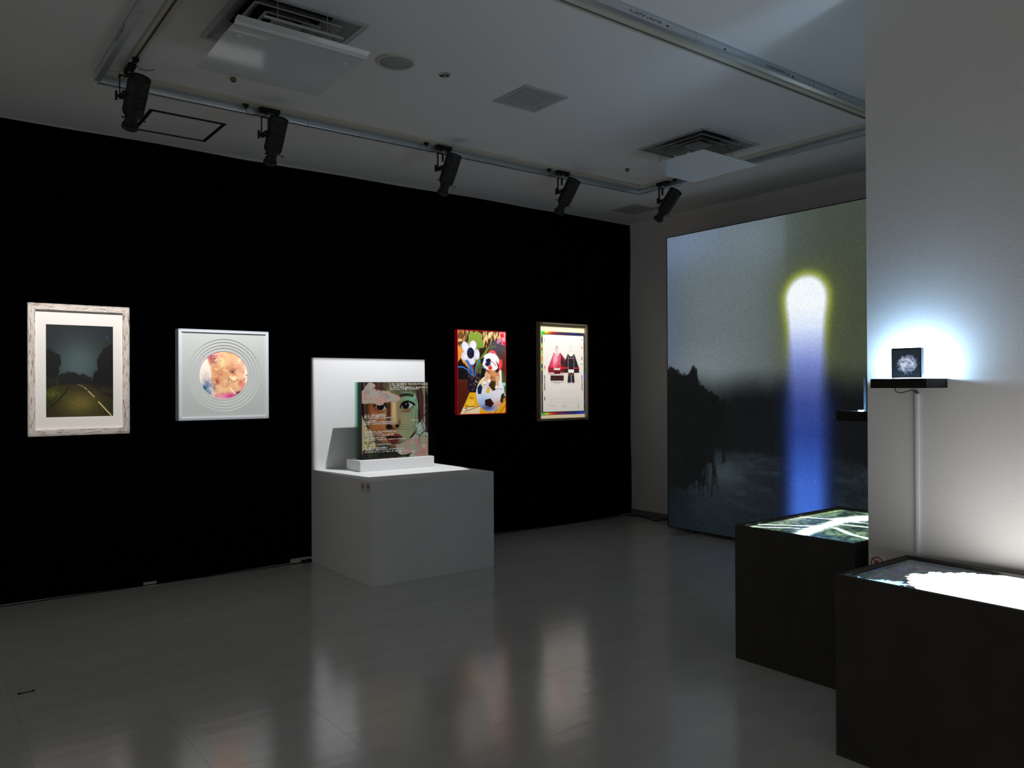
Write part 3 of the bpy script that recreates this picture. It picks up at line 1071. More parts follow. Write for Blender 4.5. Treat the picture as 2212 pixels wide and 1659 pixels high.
# ground
road_y = lambda x: 745 + 0.0 * x
cv.poly([(340, 735), (880, 745), (880, 1030), (340, 1030)], (24, 24, 20), 1, 4)
cv.poly([(505, 750), (640, 742), (700, 760), (880, 860), (880, 1030), (345, 1030), (345, 960)], (42, 39, 24), 1, 6)
cv.glow((610, 905), 150, 110, (142, 126, 54), 0.9)
cv.glow((640, 990), 190, 60, (84, 76, 34), 0.6)
cv.mix(vnoise(cv.U * 70, cv.V * 160, 8) * sm(0.64, 0.7, cv.V0), (40, 38, 24), 0.35)
cv.poly([(340, 800), (400, 770), (470, 752), (515, 760), (505, 800), (440, 880), (345, 950)], (52, 56, 16), 1, 5, rough=8, rscale=20)
cv.glow((400, 820), 70, 40, (112, 120, 34), 0.8)
cv.mix(vnoise(cv.U * 90, cv.V * 60, 12) * sm(0.33, 0.2, cv.U) * sm(0.63, 0.7, cv.V0) * sm(0.93, 0.85, cv.V0 + cv.U * 0.5), (26, 30, 12), 0.6)
cv.line([(345, 952), (440, 882), (505, 802), (517, 765)], 9, (26, 24, 18), 0.9, 4)
cv.poly([(700, 762), (880, 800), (880, 880), (790, 830)], (30, 28, 20), 0.9, 10)
cv.glow((800, 800), 70, 24, (70, 64, 40), 0.5)
# trees
cv.poly([(340, 485), (375, 478), (410, 492), (440, 515), (470, 545), (472, 590), (455, 640), (430, 690), (460, 745), (340, 760)], (20, 22, 20), 1, 5, rough=22, rscale=26, seed=5)
cv.poly([(880, 445), (830, 450), (790, 475), (760, 520), (735, 570), (745, 610), (735, 650), (700, 690), (690, 745), (880, 755)], (18, 19, 19), 1, 5, rough=20, rscale=24, seed=6)
cv.poly([(430, 680), (480, 665), (520, 655), (570, 652), (600, 672), (640, 668), (690, 695), (720, 745), (430, 752)], (26, 30, 29), 1, 5, rough=14, rscale=30, seed=7)
for k in range(46):
    a = random.uniform(-1.9, -1.1)
    x, y = random.uniform(360, 450), random.uniform(710, 775)
    l = random.uniform(20, 60)
    cv.line([(x, y), (x + l * math.cos(a) * 0.8, y + l * math.sin(a))], 2, (88, 82, 52), 0.35, 1.5)
for (a, b, w) in (((752, 888), (850, 992), 9), ((672, 803), (719, 849), 6.5), ((640, 772), (661, 791), 4.5), ((612, 757), (630, 767), 3), ((596, 750), (606, 754), 2.2)):
    cv.line([a, b], w, (232, 214, 140), 1, 1.5)
cv.build('photograph', mat_print('road_photograph', rough=0.45), t, 0.089, -0.0095, 0.104)

# ---- 2: square white frame with stepped circular mat and a backlit disc
t = thing('framed_disc', 'square white frame with stepped circular grey mat around a glowing peach disc', 'picture', (1.358, CY, 1.0155))
W_, H_ = 0.578, 0.5815
M_WFRAME = mat('white_lacquer', (226, 230, 234), rough=0.4, var=0.01)
M_GREYMAT = mat('grey_mat', (206, 208, 203), rough=0.8, spec=0.2, var=0.012, vscale=5)
mitred_frame(t, W_, H_, 0.019, 0.0, 0.0745, (M_WFRAME, M_WFRAME))
def disc_rings():
    cx, cz = 0.2890, 0.2895
    n = 96
    radii = [0.2336, 0.2145, 0.1946, 0.1770, 0.1560]
    yf = -0.066
    step = 0.0035
    bv = 0.0022
    def circ(r, y):
        return [(cx + r * math.cos(2 * math.pi * k / n), y, cz + r * math.sin(2 * math.pi * k / n)) for k in range(n)]
    def sq(y):
        out = []
        hw, hh = W_ / 2 - 0.012, H_ / 2 - 0.012
        for k in range(n):
            a = 2 * math.pi * k / n
            c, s = math.cos(a), math.sin(a)
            f = min(hw / max(abs(c), 1e-9), hh / max(abs(s), 1e-9))
            out.append((W_ / 2 + c * f, y, H_ / 2 + s * f))
        return out
    MB().rings([sq(yf), circ(radii[0], yf), circ(radii[0] - bv, yf + step)], cap=False, smooth=False).build('mat_board', M_GREYMAT, t)
    for i in range(1, 5):
        y = yf + step * i
        MB().rings([circ(radii[i - 1] - bv * 0.8, y), circ(radii[i], y), circ(radii[i] - bv, y + step)], cap=False, smooth=False).build('mat_ring', M_GREYMAT, t)
    return cx, cz, yf + step * 5
cx_, cz_, yd = disc_rings()
R_ = 0.1565
cv = Canvas(2 * R_, 2 * R_, 230, 230, 258, 1512, (215, 215), (1455, 1455), base=(226, 176, 134))
wx, wy = fbm(cv.U * 5, cv.V * 5, 21), fbm(cv.U * 5, cv.V * 5, 22)
n1 = fbm(cv.U * 4 + wx, cv.V * 4 + wy, 23)
cv.mix(sm(0.45, 0.65, n1), (236, 198, 152), 0.8)
cv.mix(sm(0.5, 0.3, n1), (214, 148, 112), 0.7)
cv.glow((850, 480), 170, 140, (238, 210, 160), 0.8)
cv.glow((1380, 560), 220, 330, (246, 190, 170), 0.7)
cv.glow((1480, 780), 70, 360, (255, 244, 226), 0.95)
cv.glow((650, 300), 210, 90, (232, 140, 120), 0.8)
cv.glow((600, 440), 90, 120, (150, 60, 84), 0.85)
cv.glow((560, 360), 80, 90, (190, 90, 120), 0.6)
cv.poly([(430, 380), (500, 500), (540, 640), (560, 800), (560, 960), (620, 1140), (680, 1300), (640, 1460), (200, 1460), (200, 380)], (244, 232, 222), 0.95, 30, rough=20, rscale=8)
cv.glow((420, 900), 110, 160, (196, 186, 190), 0.6)
cv.glow((470, 1060), 120, 110, (116, 126, 164), 0.8)
cv.glow((400, 1180), 130, 80, (60, 130, 176), 0.85)
cv.glow((350, 1200), 60, 90, (16, 40, 60), 0.9, rot=0.8)
cv.glow((470, 1290), 90, 60, (24, 56, 92), 0.75)
cv.glow((560, 1250), 70, 90, (150, 160, 190), 0.6)
cv.glow((640, 1160), 50, 90, (130, 90, 120), 0.6)
cv.glow((1120, 735), 60, 50, (52, 36, 60), 0.95)
cv.glow((1120, 735), 110, 80, (216, 130, 90), 0.5)
cv.glow((710, 1005), 34, 60, (70, 50, 60), 0.9)
cv.glow((710, 1010), 100, 120, (206, 128, 96), 0.5)
cv.glow((1330, 1030), 90, 80, (200, 100, 96), 0.7)
cv.glow((1100, 1380), 420, 90, (206, 84, 140), 0.9)
cv.glow((1000, 1395), 130, 50, (220, 90, 170), 0.8)
cv.glow((1260, 1290), 80, 40, (92, 40, 90), 0.85, rot=-0.5)
cv.glow((1400, 1130), 110, 70, (226, 120, 150), 0.7)
cv.glow((820, 1390), 110, 40, (240, 170, 190), 0.8)
for sd_, fq in ((31, 5.0), (37, 8.0)):
    ridge = np.abs(fbm(cv.U * fq + wx * 2.2, cv.V * fq + wy * 2.2, sd_, 2) - 0.5)
    cv.mix(sm(0.024, 0.0, ridge), (255, 234, 200), 0.85)
ridge2 = np.abs(fbm(cv.U * 8 + wx * 3, cv.V * 8 + wy * 3, 41, 2) - 0.5)
cv.mix(sm(0.016, 0.0, ridge2) * sm(0.3, 0.65, cv.V0 + 0.35 * n1), (112, 56, 50), 0.8)
cv.img = 255 * (cv.img / 255) ** 1.22
cv.line([(590, 300), (780, 302)], 12, (255, 246, 255), 0.9, 8)
cv.line([(870, 300), (960, 302)], 10, (250, 236, 250), 0.8, 8)
cv.line([(1370, 622), (1440, 630)], 8, (255, 250, 255), 0.8, 8)
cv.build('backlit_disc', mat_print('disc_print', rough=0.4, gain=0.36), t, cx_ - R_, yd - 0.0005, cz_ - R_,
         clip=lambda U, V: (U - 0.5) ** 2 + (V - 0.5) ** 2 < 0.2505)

# ---- 3: bright dog and football print in a red acrylic box
t = thing('acrylic_print', 'colourful dog on a football print in a glowing red acrylic frame', 'picture', (3.474, CY, 0.998))
W_, H_ = 0.485, 0.680
M_RED = mat('red_acrylic', (176, 16, 34), rough=0.18, spec=0.6, var=0.05, vscale=6, emit=(220, 20, 46), estr=0.10)  # slight emission stands in for the fluorescent edge glow, no lamp inside
mitred_frame(t, W_, H_, 0.0055, 0.0, 0.0415, (M_RED, M_RED), name='acrylic_bar')
box('backing_board', M_RED, t, 0.004, W_ - 0.004, -0.0345, -0.004, 0.004, H_ - 0.004)
cv = Canvas(W_ - 0.011, H_ - 0.011, 230, 330, 145, 955, (122, 150), (1538, 1512), base=(70, 34, 22))
fur = fbm(cv.U * 60 + cv.V * 14, cv.V * 9 - cv.U * 10, 51, 3)
fur2 = fbm(cv.U * 30, cv.V * 10, 52, 3)
top = sm(0.30, 0.20, cv.V0)
cv.mix(top, (66, 44, 26), 1)
cv.mix(top * sm(0.42, 0.62, fur), (206, 166, 112), 0.85)
cv.mix(top * sm(0.55, 0.7, fur) * sm(0.4, 0.6, cv.U), (236, 206, 160), 0.8)
cv.poly([(145, 120), (250, 120), (240, 250), (180, 320), (145, 330)], (226, 170, 90), 0.8, 14)
cv.ell((195, 230), 50, 80, (96, 58, 28), 0.8, 16)
cv.ell((190, 290), 40, 20, (240, 214, 160), 0.7, 10)
# left wall
cv.poly([(145, 380), (330, 520), (360, 700), (320, 860), (300, 960), (145, 690)], (214, 148, 66), 1, 14, rough=20, rscale=10)
cv.poly([(145, 690), (190, 590), (240, 690), (320, 760), (330, 960), (145, 960)], (28, 20, 18), 1, 8, rough=16, rscale=14)
cv.poly([(145, 955), (330, 955), (340, 1180), (180, 1540), (145, 1540)], (92, 40, 24), 1, 5)
cv.line([(150, 965), (310, 965)], 8, (150, 70, 40), 0.7, 4)
# right shapes
cv.poly([(670, 430), (720, 330), (800, 270), (900, 255), (955, 330), (955, 930), (880, 900), (860, 760), (700, 560)], (86, 82, 92), 1, 4)
cv.glow((890, 760), 150, 200, (104, 44, 24), 0.95)
cv.ell((880, 330), 74, 70, (196, 130, 150), 1, 3)
cv.mix(sm(0.5, 0.62, fbm(cv.U * 40, cv.V * 20, 55)) * sm(0, -0.01, cv.d_ell((880, 330), 74, 70)), (86, 50, 120), 0.8)
cv.poly([(790, 335), (960, 380), (960, 480), (760, 440)], (86, 82, 92), 1, 4)
cv.poly([(850, 150), (955, 150), (955, 380), (905, 290), (855, 200)], (244, 160, 160), 1, 3)
cv.poly([(862, 185), (925, 165), (935, 235), (875, 248)], (226, 50, 62), 1, 3)
cv.poly([(905, 310), (955, 310), (955, 380), (915, 350)], (220, 40, 62), 1, 3)
cv.poly([(870, 760), (955, 900), (955, 1010), (890, 1010)], (70, 100, 44), 1, 5)
cv.poly([(880, 1000), (955, 1000), (955, 1250), (905, 1180)], (150, 220, 206), 1, 4)
cv.poly([(930, 1060), (955, 1050), (955, 1200), (930, 1140)], (40, 140, 80), 1, 6)
# green flower and stalks
GREEN = (128, 150, 62)
for c in ((385, 230), (490, 235), (520, 350), (370, 350), (455, 380)):
    cv.ell(c, 62, 66, GREEN, 1, 2)
cv.poly([(440, 400), (520, 400), (500, 560), (560, 620), (540, 870), (470, 880), (440, 600)], (112, 136, 56), 1, 3)
cv.poly([(560, 500), (640, 420), (780, 375), (790, 392), (670, 420), (620, 520), (560, 640), (500, 680)], (112, 136, 56), 1, 3)
cv.poly([(430, 780), (560, 600), (600, 640), (540, 900), (430, 900)], (86, 118, 46), 1, 4)
cv.poly([(500, 430), (640, 400), (570, 520), (510, 560)], (52, 34, 22), 1, 6)
# dark gap behind the dog
cv.poly([(540, 760), (610, 720), (640, 900), (560, 950), (530, 930)], (22, 18, 20), 1, 4)
# flower
WHT = (206, 204, 220)
for c, rx, ry, r in (((272, 405), 58, 76, -0.5), ((395, 390), 60, 78, 0.25), ((462, 530), 48, 72, 0.0), ((375, 630), 62, 66, 0.0), ((268, 560), 62, 64, 0.3)):
    cv.ell(c, rx, ry, WHT, 1, 2, rot=r)
    cv.glow((c[0] + 8, c[1] + 10), rx * 0.5, ry * 0.5, (232, 230, 240), 0.6)
    cv.line([(c[0] - rx * 0.4, c[1] - ry * 0.4), (358, 508)], 4, (160, 156, 184), 0.5, 3)
cv.ell((358, 508), 58, 76, (18, 20, 36), 1, 3)
cv.glow((350, 480), 28, 34, (38, 54, 118), 0.9)
cv.glow((350, 560), 34, 16, (56, 66, 50), 0.8)
# pot and leaves
cv.poly([(300, 850), (530, 850), (525, 1160), (430, 1178), (345, 1165), (310, 1100)], (32, 26, 44), 1, 4)
cv.mix(sm(0.55, 0.7, fbm(cv.U * 40, cv.V * 40, 61)) * sm(0, -0.01, cv.d_poly([(310, 870), (525, 870), (520, 1150), (345, 1150)])), (120, 92, 110), 0.7)
cv.mix(sm(0.62, 0.72, fbm(cv.U * 50, cv.V * 50, 62)) * sm(0, -0.01, cv.d_poly([(310, 870), (525, 870), (520, 1150), (345, 1150)])), (212, 180, 110), 0.8)
cv.ell((418, 862), 112, 22, (20, 16, 26), 1, 3)
cv.line([(310, 862), (420, 842), (528, 862)], 8, (110, 90, 180), 0.7, 4)
cv.poly([(265, 620), (315, 630), (390, 760), (420, 890), (395, 890), (340, 760)], (52, 120, 206), 1, 3)
cv.line([(155, 742), (230, 742), (310, 790), (385, 885)], 18, (60, 130, 214), 1, 3)
cv.line([(430, 880), (445, 730), (500, 640), (585, 590)], 16, (64, 124, 206), 1, 4)
cv.line([(440, 890), (500, 790), (560, 690)], 22, (110, 66, 60), 1, 5)
cv.line([(405, 890), (395, 740), (380, 700)], 14, (170, 96, 50), 1, 4)
# table
cv.poly([(340, 1170), (470, 1170), (520, 1390), (955, 1260), (955, 1520), (180, 1540)], (232, 180, 42), 1, 4)
st = np.abs(((cv.U * 9 + cv.V * 9) % 1) - 0.5)
cv.mix(sm(0.1, 0.0, st) * sm(0.6, 0.7, cv.U) * sm(0.78, 0.85, cv.V0), (88, 40, 14), 0.9)
cv.poly([(240, 1420), (520, 1395), (500, 1530), (180, 1540)], (238, 216, 180), 1, 8, rough=20, rscale=10)
cv.ell((360, 1350), 70, 50, (240, 198, 70), 1, 6)
for p in (((340, 1240), (365, 1268), (400, 1268)), ((270, 1390), (330, 1412), (420, 1405)), ((250, 1440), (300, 1430), (260, 1520)), ((300, 1480), (400, 1440), (520, 1395))):
    cv.line(p, 7, (44, 24, 12), 0.9, 3)
# football
cv.ell((690, 1185), 242, 258, (226, 224, 232), 1, 2)
ball = sm(0.004, -0.004, cv.d_ell((690, 1185), 242, 258))
def onball(fn):
    keep = cv.img.copy()
    fn()
    cv.img = keep * (1 - ball[..., None]) + cv.img * ball[..., None]
onball(lambda: cv.glow((560, 1330), 150, 100, (160, 190, 226), 0.8))
onball(lambda: cv.glow((650, 1430), 150, 50, (70, 80, 150), 0.8))
onball(lambda: cv.glow((840, 1370), 90, 60, (226, 150, 110), 0.7))
onball(lambda: cv.glow((540, 1010), 60, 80, (224, 206, 130), 0.8))
onball(lambda: cv.glow((680, 1060), 120, 60, (200, 190, 226), 0.7))
onball(lambda: cv.poly([(520, 1025), (556, 1080), (532, 1195), (478, 1198), (468, 1090)], (30, 50, 92), 1, 3))
onball(lambda: cv.poly([(660, 1050), (700, 970), (780, 960), (830, 1100), (735, 1145)], (70, 58, 20), 1, 3))
onball(lambda: cv.poly([(650, 1060), (690, 1100), (660, 1180), (620, 1180), (618, 1150)], (226, 186, 60), 1, 3))
onball(lambda: cv.poly([(595, 1295), (690, 1270), (752, 1355), (695, 1425), (598, 1385)], (64, 26, 22), 1, 3))
onball(lambda: cv.poly([(880, 1205), (935, 1170), (935, 1300), (885, 1350), (858, 1320)], (58, 62, 32), 1, 3))
onball(lambda: cv.line([(752, 1355), (840, 1320), (885, 1365)], 5, (190, 180, 180), 0.8, 3))
# dog
cv.poly([(850, 760), (885, 800), (892, 960), (890, 1095), (862, 1100), (850, 980), (830, 860)], (236, 230, 226), 1, 5)
cv.poly([(615, 760), (830, 770), (850, 880), (850, 960), (800, 990), (690, 950), (640, 940), (610, 860)], (196, 140, 96), 1, 8)
cv.glow((740, 880), 70, 60, (226, 160, 110), 0.8)
cv.glow((640, 820), 36, 80, (120, 86, 60), 0.7)
cv.glow((700, 920), 50, 30, (110, 60, 40), 0.6)
for a, b in (((625, 850), (590, 1015)), ((668, 880), (670, 985)), ((815, 920), (800, 1085))):
    cv.line([a, b], 50, (216, 180, 140), 1, 8)
for c in ((590, 1012), (668, 980), (798, 1085), (872, 1085)):
    cv.ell(c, 26, 30, (240, 234, 226), 1, 4)
    cv.line([(c[0] - 20, c[1] + 26), (c[0] + 22, c[1] + 24)], 6, (60, 48, 40), 0.8, 4)
cv.line([(650, 560), (668, 500), (715, 468), (770, 490), (805, 590)], 30, (224, 78, 84), 1, 3)
cv.line([(668, 560), (690, 495), (740, 478), (790, 530)], 6, (250, 190, 190), 0.8, 3)
cv.ell((700, 650), 150, 122, (240, 234, 232), 1, 5)
cv.poly([(560, 690), (610, 600), (830, 620), (850, 720), (790, 800), (680, 790), (600, 745)], (240, 232, 230), 1, 10)
cv.poly([(520, 610), (590, 570), (575, 640), (550, 700), (530, 690)], (44, 36, 52), 1, 5)
cv.poly([(785, 625), (835, 700), (850, 800), (800, 840), (770, 800), (830, 760)], (70, 44, 50), 1, 6)
cv.poly([(610, 610), (680, 600), (700, 640), (690, 690), (640, 730), (600, 700), (620, 660)], (46, 56, 110), 1, 7)
cv.ell((665, 625), 34, 24, (24, 26, 56), 1, 4)
cv.glow((650, 700), 40, 24, (20, 20, 40), 0.8)
cv.ell((690, 755), 34, 30, (206, 66, 62), 1, 6)
cv.line([(700, 640), (760, 680), (790, 725)], 10, (160, 70, 60), 0.8, 5)
cv.line([(720, 600), (760, 620)], 8, (200, 190, 210), 0.8, 4)
cv.ell((868, 695), 34, 78, (226, 64, 72), 1, 4, rot=0.12)
cv.glow((862, 700), 14, 50, (250, 140, 140), 0.6)
cv.ell((580, 750), 14, 16, (110, 150, 200), 1, 5)
cv.img = 255 * np.clip(cv.img / 255, 0, 1) ** 1.2
cv.build('print', mat_print('dog_print', rough=0.25, gain=0.12), t, 0.0055, -0.0375, 0.0055)

# ---- 4: two robes print on foil in a deep champagne frame
t = thing('framed_print', 'print of two robes with rainbow foil edges in a deep champagne frame', 'picture', (4.314, CY, 0.9216))
W_, H_ = 0.572, 0.8564
M_CHAMP = mat('champagne_wood', (150, 136, 112), rough=0.45, var=0.06, vscale=8, stretch=(2, 2, 2))
M_LINEN = mat('linen', (224, 208, 178), rough=0.9, spec=0.1, var=0.06, vscale=90, stretch=(6, 6, 1), bump=0.15, bscale=200)
mitred_frame(t, W_, H_, 0.015, 0.0, 0.0445, (M_CHAMP, M_CHAMP))
mitred_frame_inner = None
# stepped inner lip
def inner_lip():
    w, h, b0, b1 = W_, H_, 0.0145, 0.020
    MBs = []
    for (x0, x1, z0, z1) in ((b0, w - b0, b0, b1), (b0, w - b0, h - b1, h - b0), (b0, b1, b1, h - b1), (w - b1, w - b0, b1, h - b1)):
        box('inner_lip', M_CHAMP, t, x0, x1, -0.036, -0.012, z0, z1)
inner_lip()
box('linen_backing', M_LINEN, t, 0.012, W_ - 0.012, -0.012, 0.0, 0.012, H_ - 0.012)
# foil sheet, its rainbow diffraction sheen painted in as fixed colour
fw, fh = 0.505, 0.722
cv = Canvas(fw, fh, 120, 170, 0, 1, (0, 0), (1, 1), base=(40, 44, 48))
hue = (cv.U * 1.3 + 0.2 * np.sin(cv.V * 22) + 0.08 * fbm(cv.U * 8, cv.V * 20, 5)) % 1.0
def hsv(h, s, v):
    k = [(n + h * 6) % 6 for n in (5, 3, 1)]
    return np.stack([255 * (v - v * s * np.clip(np.minimum(a, 4 - a), 0, 1)) for a in k], -1)
hue_u = np.interp(cv.U, [0, 0.10, 0.22, 0.40, 0.55, 0.75, 1.0], [0.34, 0.17, 0.03, -0.07, -0.22, -0.34, -0.37])
hue_v = 0.36 * vnoise(cv.U * 0, cv.V * 17, 29)
hue = np.where(cv.U < 0.06, hue_v, np.where(cv.U > 0.95, 0.63, hue_u)) % 1.0
rb = hsv(hue, 0.85, 1.0)
band = np.exp(-((cv.U - 0.12 - 0.1 * np.sin(cv.V * 9)) / 0.22) ** 2)
lft = sm(0.05, 0.0, cv.U) * sm(0.30, 0.65, vnoise(cv.U * 0, cv.V * 26, 9)) * sm(1.25, 0.45, cv.V)
rgt = sm(0.96, 1.0, cv.U) * sm(0.5, 0.7, vnoise(cv.U * 0, cv.V * 14, 19)) * 0.7
topb = sm(0.06, 0.02, cv.V) * (band + 0.35 * np.exp(-((cv.U - 0.7) / 0.2) ** 2)) * 0.8
botb = sm(fh / fw - 0.04, fh / fw - 0.01, cv.V) * (np.exp(-((cv.U - 0.12) / 0.2) ** 2) + 0.7 * np.exp(-((cv.U - 0.9) / 0.1) ** 2) + 0.4)
mk = np.clip(lft + rgt + topb + botb, 0, 1)[..., None]
cv.img = cv.img * (1 - mk) + rb * mk
foil = box('foil_sheet', mat('foil_edge', (120, 124, 130), rough=0.25, metal=0.6, var=0.05), t, 0.046, 0.046 + fw, -0.0165, -0.0125, 0.056, 0.056 + fh)
cv.build('rainbow_foil', mat_print('rainbow_foil', rough=0.25, spec=0.6), foil, 0.046, -0.0167, 0.056)
# the printed sheet
cv = Canvas(0.477, 0.671, 230, 324, 222, 832, (292, 318), (1450, 1430), base=(222, 219, 214))
cv.glow((430, 690), 260, 300, (230, 226, 224), 0.5)
PINK, WINE, DARK, CRM = (206, 44, 84), (66, 26, 34), (34, 32, 40), (226, 224, 212)
cv.poly([(380, 570), (480, 568), (595, 720), (595, 862), (300, 862), (298, 792)], (150, 28, 52), 1, 2)
cv.poly([(380, 570), (480, 568), (480, 790), (300, 795)], PINK, 1, 2)
cv.poly([(500, 640), (545, 720), (595, 780), (595, 862), (480, 862), (480, 700)], (54, 24, 30), 1, 20)
cv.glow((410, 650), 40, 90, (255, 190, 206), 0.9, rot=0.2)
cv.glow((480, 790), 70, 40, (176, 30, 44), 0.8)
cv.poly([(590, 580), (540, 715), (535, 862), (598, 862), (600, 585)], (44, 34, 40), 1, 2)
cv.poly([(596, 585), (690, 585), (762, 800), (762, 866), (596, 866)], DARK, 1, 2)
cv.poly([(300, 792), (480, 792), (480, 862), (300, 862)], (134, 26, 40), 1, 2)
cv.poly([(385, 825), (475, 825), (475, 885), (385, 885)], (92, 22, 30), 1, 2)
cv.line([(300, 790), (382, 790)], 9, (200, 20, 30), 1, 2)
cv.line([(482, 793), (596, 793)], 13, (236, 24, 40), 1, 2)
cv.line([(686, 794), (762, 795)], 12, (236, 24, 40), 1, 2)
cv.poly([(383, 796), (474, 796), (474, 824), (383, 824)], CRM, 1, 2)
cv.poly([(418, 796), (432, 776), (446, 796)], (232, 80, 60), 1, 2)
cv.poly([(300, 866), (382, 866), (382, 890), (300, 890)], CRM, 1, 2)
cv.poly([(300, 880), (382, 880), (382, 890), (300, 890)], (150, 70, 74), 1, 2)
cv.poly([(478, 866), (528, 866), (528, 890), (478, 890)], CRM, 1, 2)
cv.line([(478, 879), (528, 879)], 6, (150, 70, 74), 1, 2)
cv.poly([(384, 886), (530, 888), (530, 904), (384, 902)], CRM, 1, 2)
cv.poly([(332, 904), (528, 904), (528, 985), (332, 985)], (60, 30, 34), 1, 2)
cv.poly([(332, 987), (528, 987), (528, 1006), (332, 1006)], CRM, 1, 2)
cv.line([(332, 1006), (528, 1006)], 5, (110, 96, 90), 1, 2)
cv.poly([(536, 868), (595, 868), (585, 1015), (534, 1012)], (222, 216, 202), 1, 2)
cv.poly([(682, 868), (735, 868), (748, 1008), (696, 1012)], (218, 214, 202), 1, 2)
cv.poly([(596, 868), (682, 868), (692, 1016), (584, 1016)], DARK, 1, 2)
cv.poly([(596, 868), (682, 868), (684, 902), (594, 902)], (110, 62, 60), 1, 2)
cv.poly([(630, 866), (648, 866), (648, 890), (639, 900), (630, 890)], (26, 22, 26), 1, 2)
cv.line([(639, 900), (640, 1016)], 6, CRM, 1, 2)
cv.poly([(596, 815), (682, 815), (682, 864), (596, 864)], (238, 234, 220), 1, 2)
for p in (((383, 600), (383, 795)), ((474, 600), (474, 795)), ((596, 600), (596, 815)), ((683, 600), (683, 815)), ((596, 645), (683, 645))):
    cv.line(p, 4, (214, 200, 200), 0.9, 1.5)
cv.poly([(385, 572), (475, 570), (432, 640)], (226, 222, 220), 1, 2)
cv.line([(388, 575), (432, 640), (472, 575)], 5, (150, 30, 50), 0.9, 2)
cv.poly([(596, 590), (640, 560), (682, 590), (655, 620), (622, 620)], (232, 230, 226), 1, 2)
cv.line([(600, 592), (625, 622), (655, 622), (680, 592)], 4, (60, 50, 54), 0.9, 2)
cv.line([(646, 625), (646, 665)], 4, (200, 30, 30), 1, 1.5)
cv.line([(632, 625), (632, 655)], 3, (180, 40, 40), 1, 1.5)
cv.line([(385, 792), (470, 715)], 3, (230, 190, 190), 0.8, 1.5)
for cxp, sk in ((427, (96, 80, 78)), (637, (196, 188, 180))):
    cv.ell((cxp, 512), 17, 27, sk, 1, 2)
    cv.ell((cxp, 518), 12, 22, (236, 232, 226), 1, 2)
    cv.line([(cxp - 5, 540), (cxp + 5, 540)], 5, (150, 60, 60), 0.9, 2)
    cv.line([(cxp, 420), (cxp, 486)], 4, (196, 188, 182), 0.8, 2)
cv.line([(412, 466), (440, 466)], 4, (110, 104, 104), 0.9, 2)
cv.ell((432, 588), 8, 8, (190, 40, 50), 1, 2)
for x0_, x1_ in ((385, 475), (596, 684)):
    m_ = (x0_ + x1_) / 2
    cv.poly([(x0_, 1038), (x0_ + 5, 1010), (x1_ - 5, 1010), (x1_, 1038), (m_ + 22, 1038), (m_, 1016), (m_ - 22, 1038)], (196, 192, 200), 1, 3)
for y in (365, 398):
    cv.line([(246, y - 6), (246, y + 6)], 8, (196, 60, 60), 0.9, 2)
for k, (y, c) in enumerate(((775, (206, 60, 60)), (792, (206, 60, 60)), (820, (236, 150, 90)), (930, (60, 60, 64)), (985, (170, 70, 60)), (1045, (64, 62, 64)), (1100, (52, 50, 54)), (1252, (40, 40, 48)))):
    hgt = 7 if y < 900 else 22
    cv.line([(248, y - hgt), (248, y + hgt)], 11, c, 1, 2)
for y, hgt, c in ((370, 5, (60, 60, 150)), (490, 14, (206, 50, 40)), (650, 20, (50, 50, 56)), (735, 4, (70, 70, 74)), (930, 24, (70, 70, 72)), (985, 20, (170, 80, 70)), (1045, 22, (64, 62, 64)), (1100, 22, (60, 58, 60))):
    cv.line([(806, y - hgt), (806, y + hgt)], 10, c, 1, 2)
for y in (1125, 1158):
    cv.line([(460, y), (650, y)], 5, (206, 202, 198), 0.7, 2)
for y in (1250, 1262, 1275, 1300, 1312):
    cv.line([(300, y), (755, y)], 4, (204, 200, 196), 0.55, 2)
cv.poly([(300, 1342), (400, 1342), (400, 1368), (300, 1368)], (206, 204, 194), 0.8, 3)
cv.poly([(500, 1340), (572, 1340), (572, 1390), (500, 1390)], (206, 204, 194), 0.9, 3)
cv.ell((746, 1358), 14, 28, (200, 198, 188), 0.9, 3)
o = box('printed_sheet', mat('sheet_core', (222, 219, 214), rough=0.6, var=0.01), t, 0.058, 0.058 + 0.477, -0.0195, -0.0168, 0.079, 0.079 + 0.671)
cv.build('sheet_print', mat_print('robes_print', rough=0.5), o, 0.058, -0.0197, 0.079)

# ================================================================== white plinth, backboard and the glass portrait
pl = box('display_plinth', M_PLINTH, None, 2.256, 3.171, 4.352, 5.268, 0.0, 0.645, bevel=0.0015)
tag(pl, 'large white box plinth standing against the black wall', 'plinth')
bd = box('backboard', M_WHITE, None, 2.254, 3.166, 5.238, 5.262, 0.6455, 1.431, bevel=0.001)
tag(bd, 'white upright board at the back edge of the plinth', 'board')
bs = box('riser_block', M_WHITE, None, 2.446, 3.034, 4.895, 5.105, 0.6455, 0.7215, bevel=0.0015)
tag(bs, 'low white block on the plinth carrying the glass portrait', 'block')

t = thing('glass_portrait', 'block of layered glass sheets printed with a woman\'s face and white handwriting', 'artwork', (2.478, 4.938, 0.722))
GW, GH = 0.540, 0.535
M_GLASS = mat('green_edge_glass', (196, 236, 222), rough=0.03, spec=0.5, trans=1.0, ior=1.25, var=0.01)
M_FILM = mat('dark_film', (40, 44, 40), rough=0.5, var=0.5, vscale=14)
NP = 8
for k in range(NP):
    y0_ = 0.0135 * k
    box('glass_sheet', M_GLASS, t, 0.0, GW, y0_, y0_ + 0.0085, 0.0, GH)
    if k < NP - 2:
        rr = random.Random(k)
        MB().box(0.004 + 0.012 * rr.random(), GW - 0.012 - 0.02 * rr.random(), y0_ + 0.0092, y0_ + 0.0096, 0.002, GH - 0.002).build('print_film', M_FILM, t)

cv = Canvas(GW - 0.012, GH - 0.002, 400, 405, 290, 1400, (115, 112), (1385, 1312), base=(84, 78, 66))
U, V = cv.U, cv.V
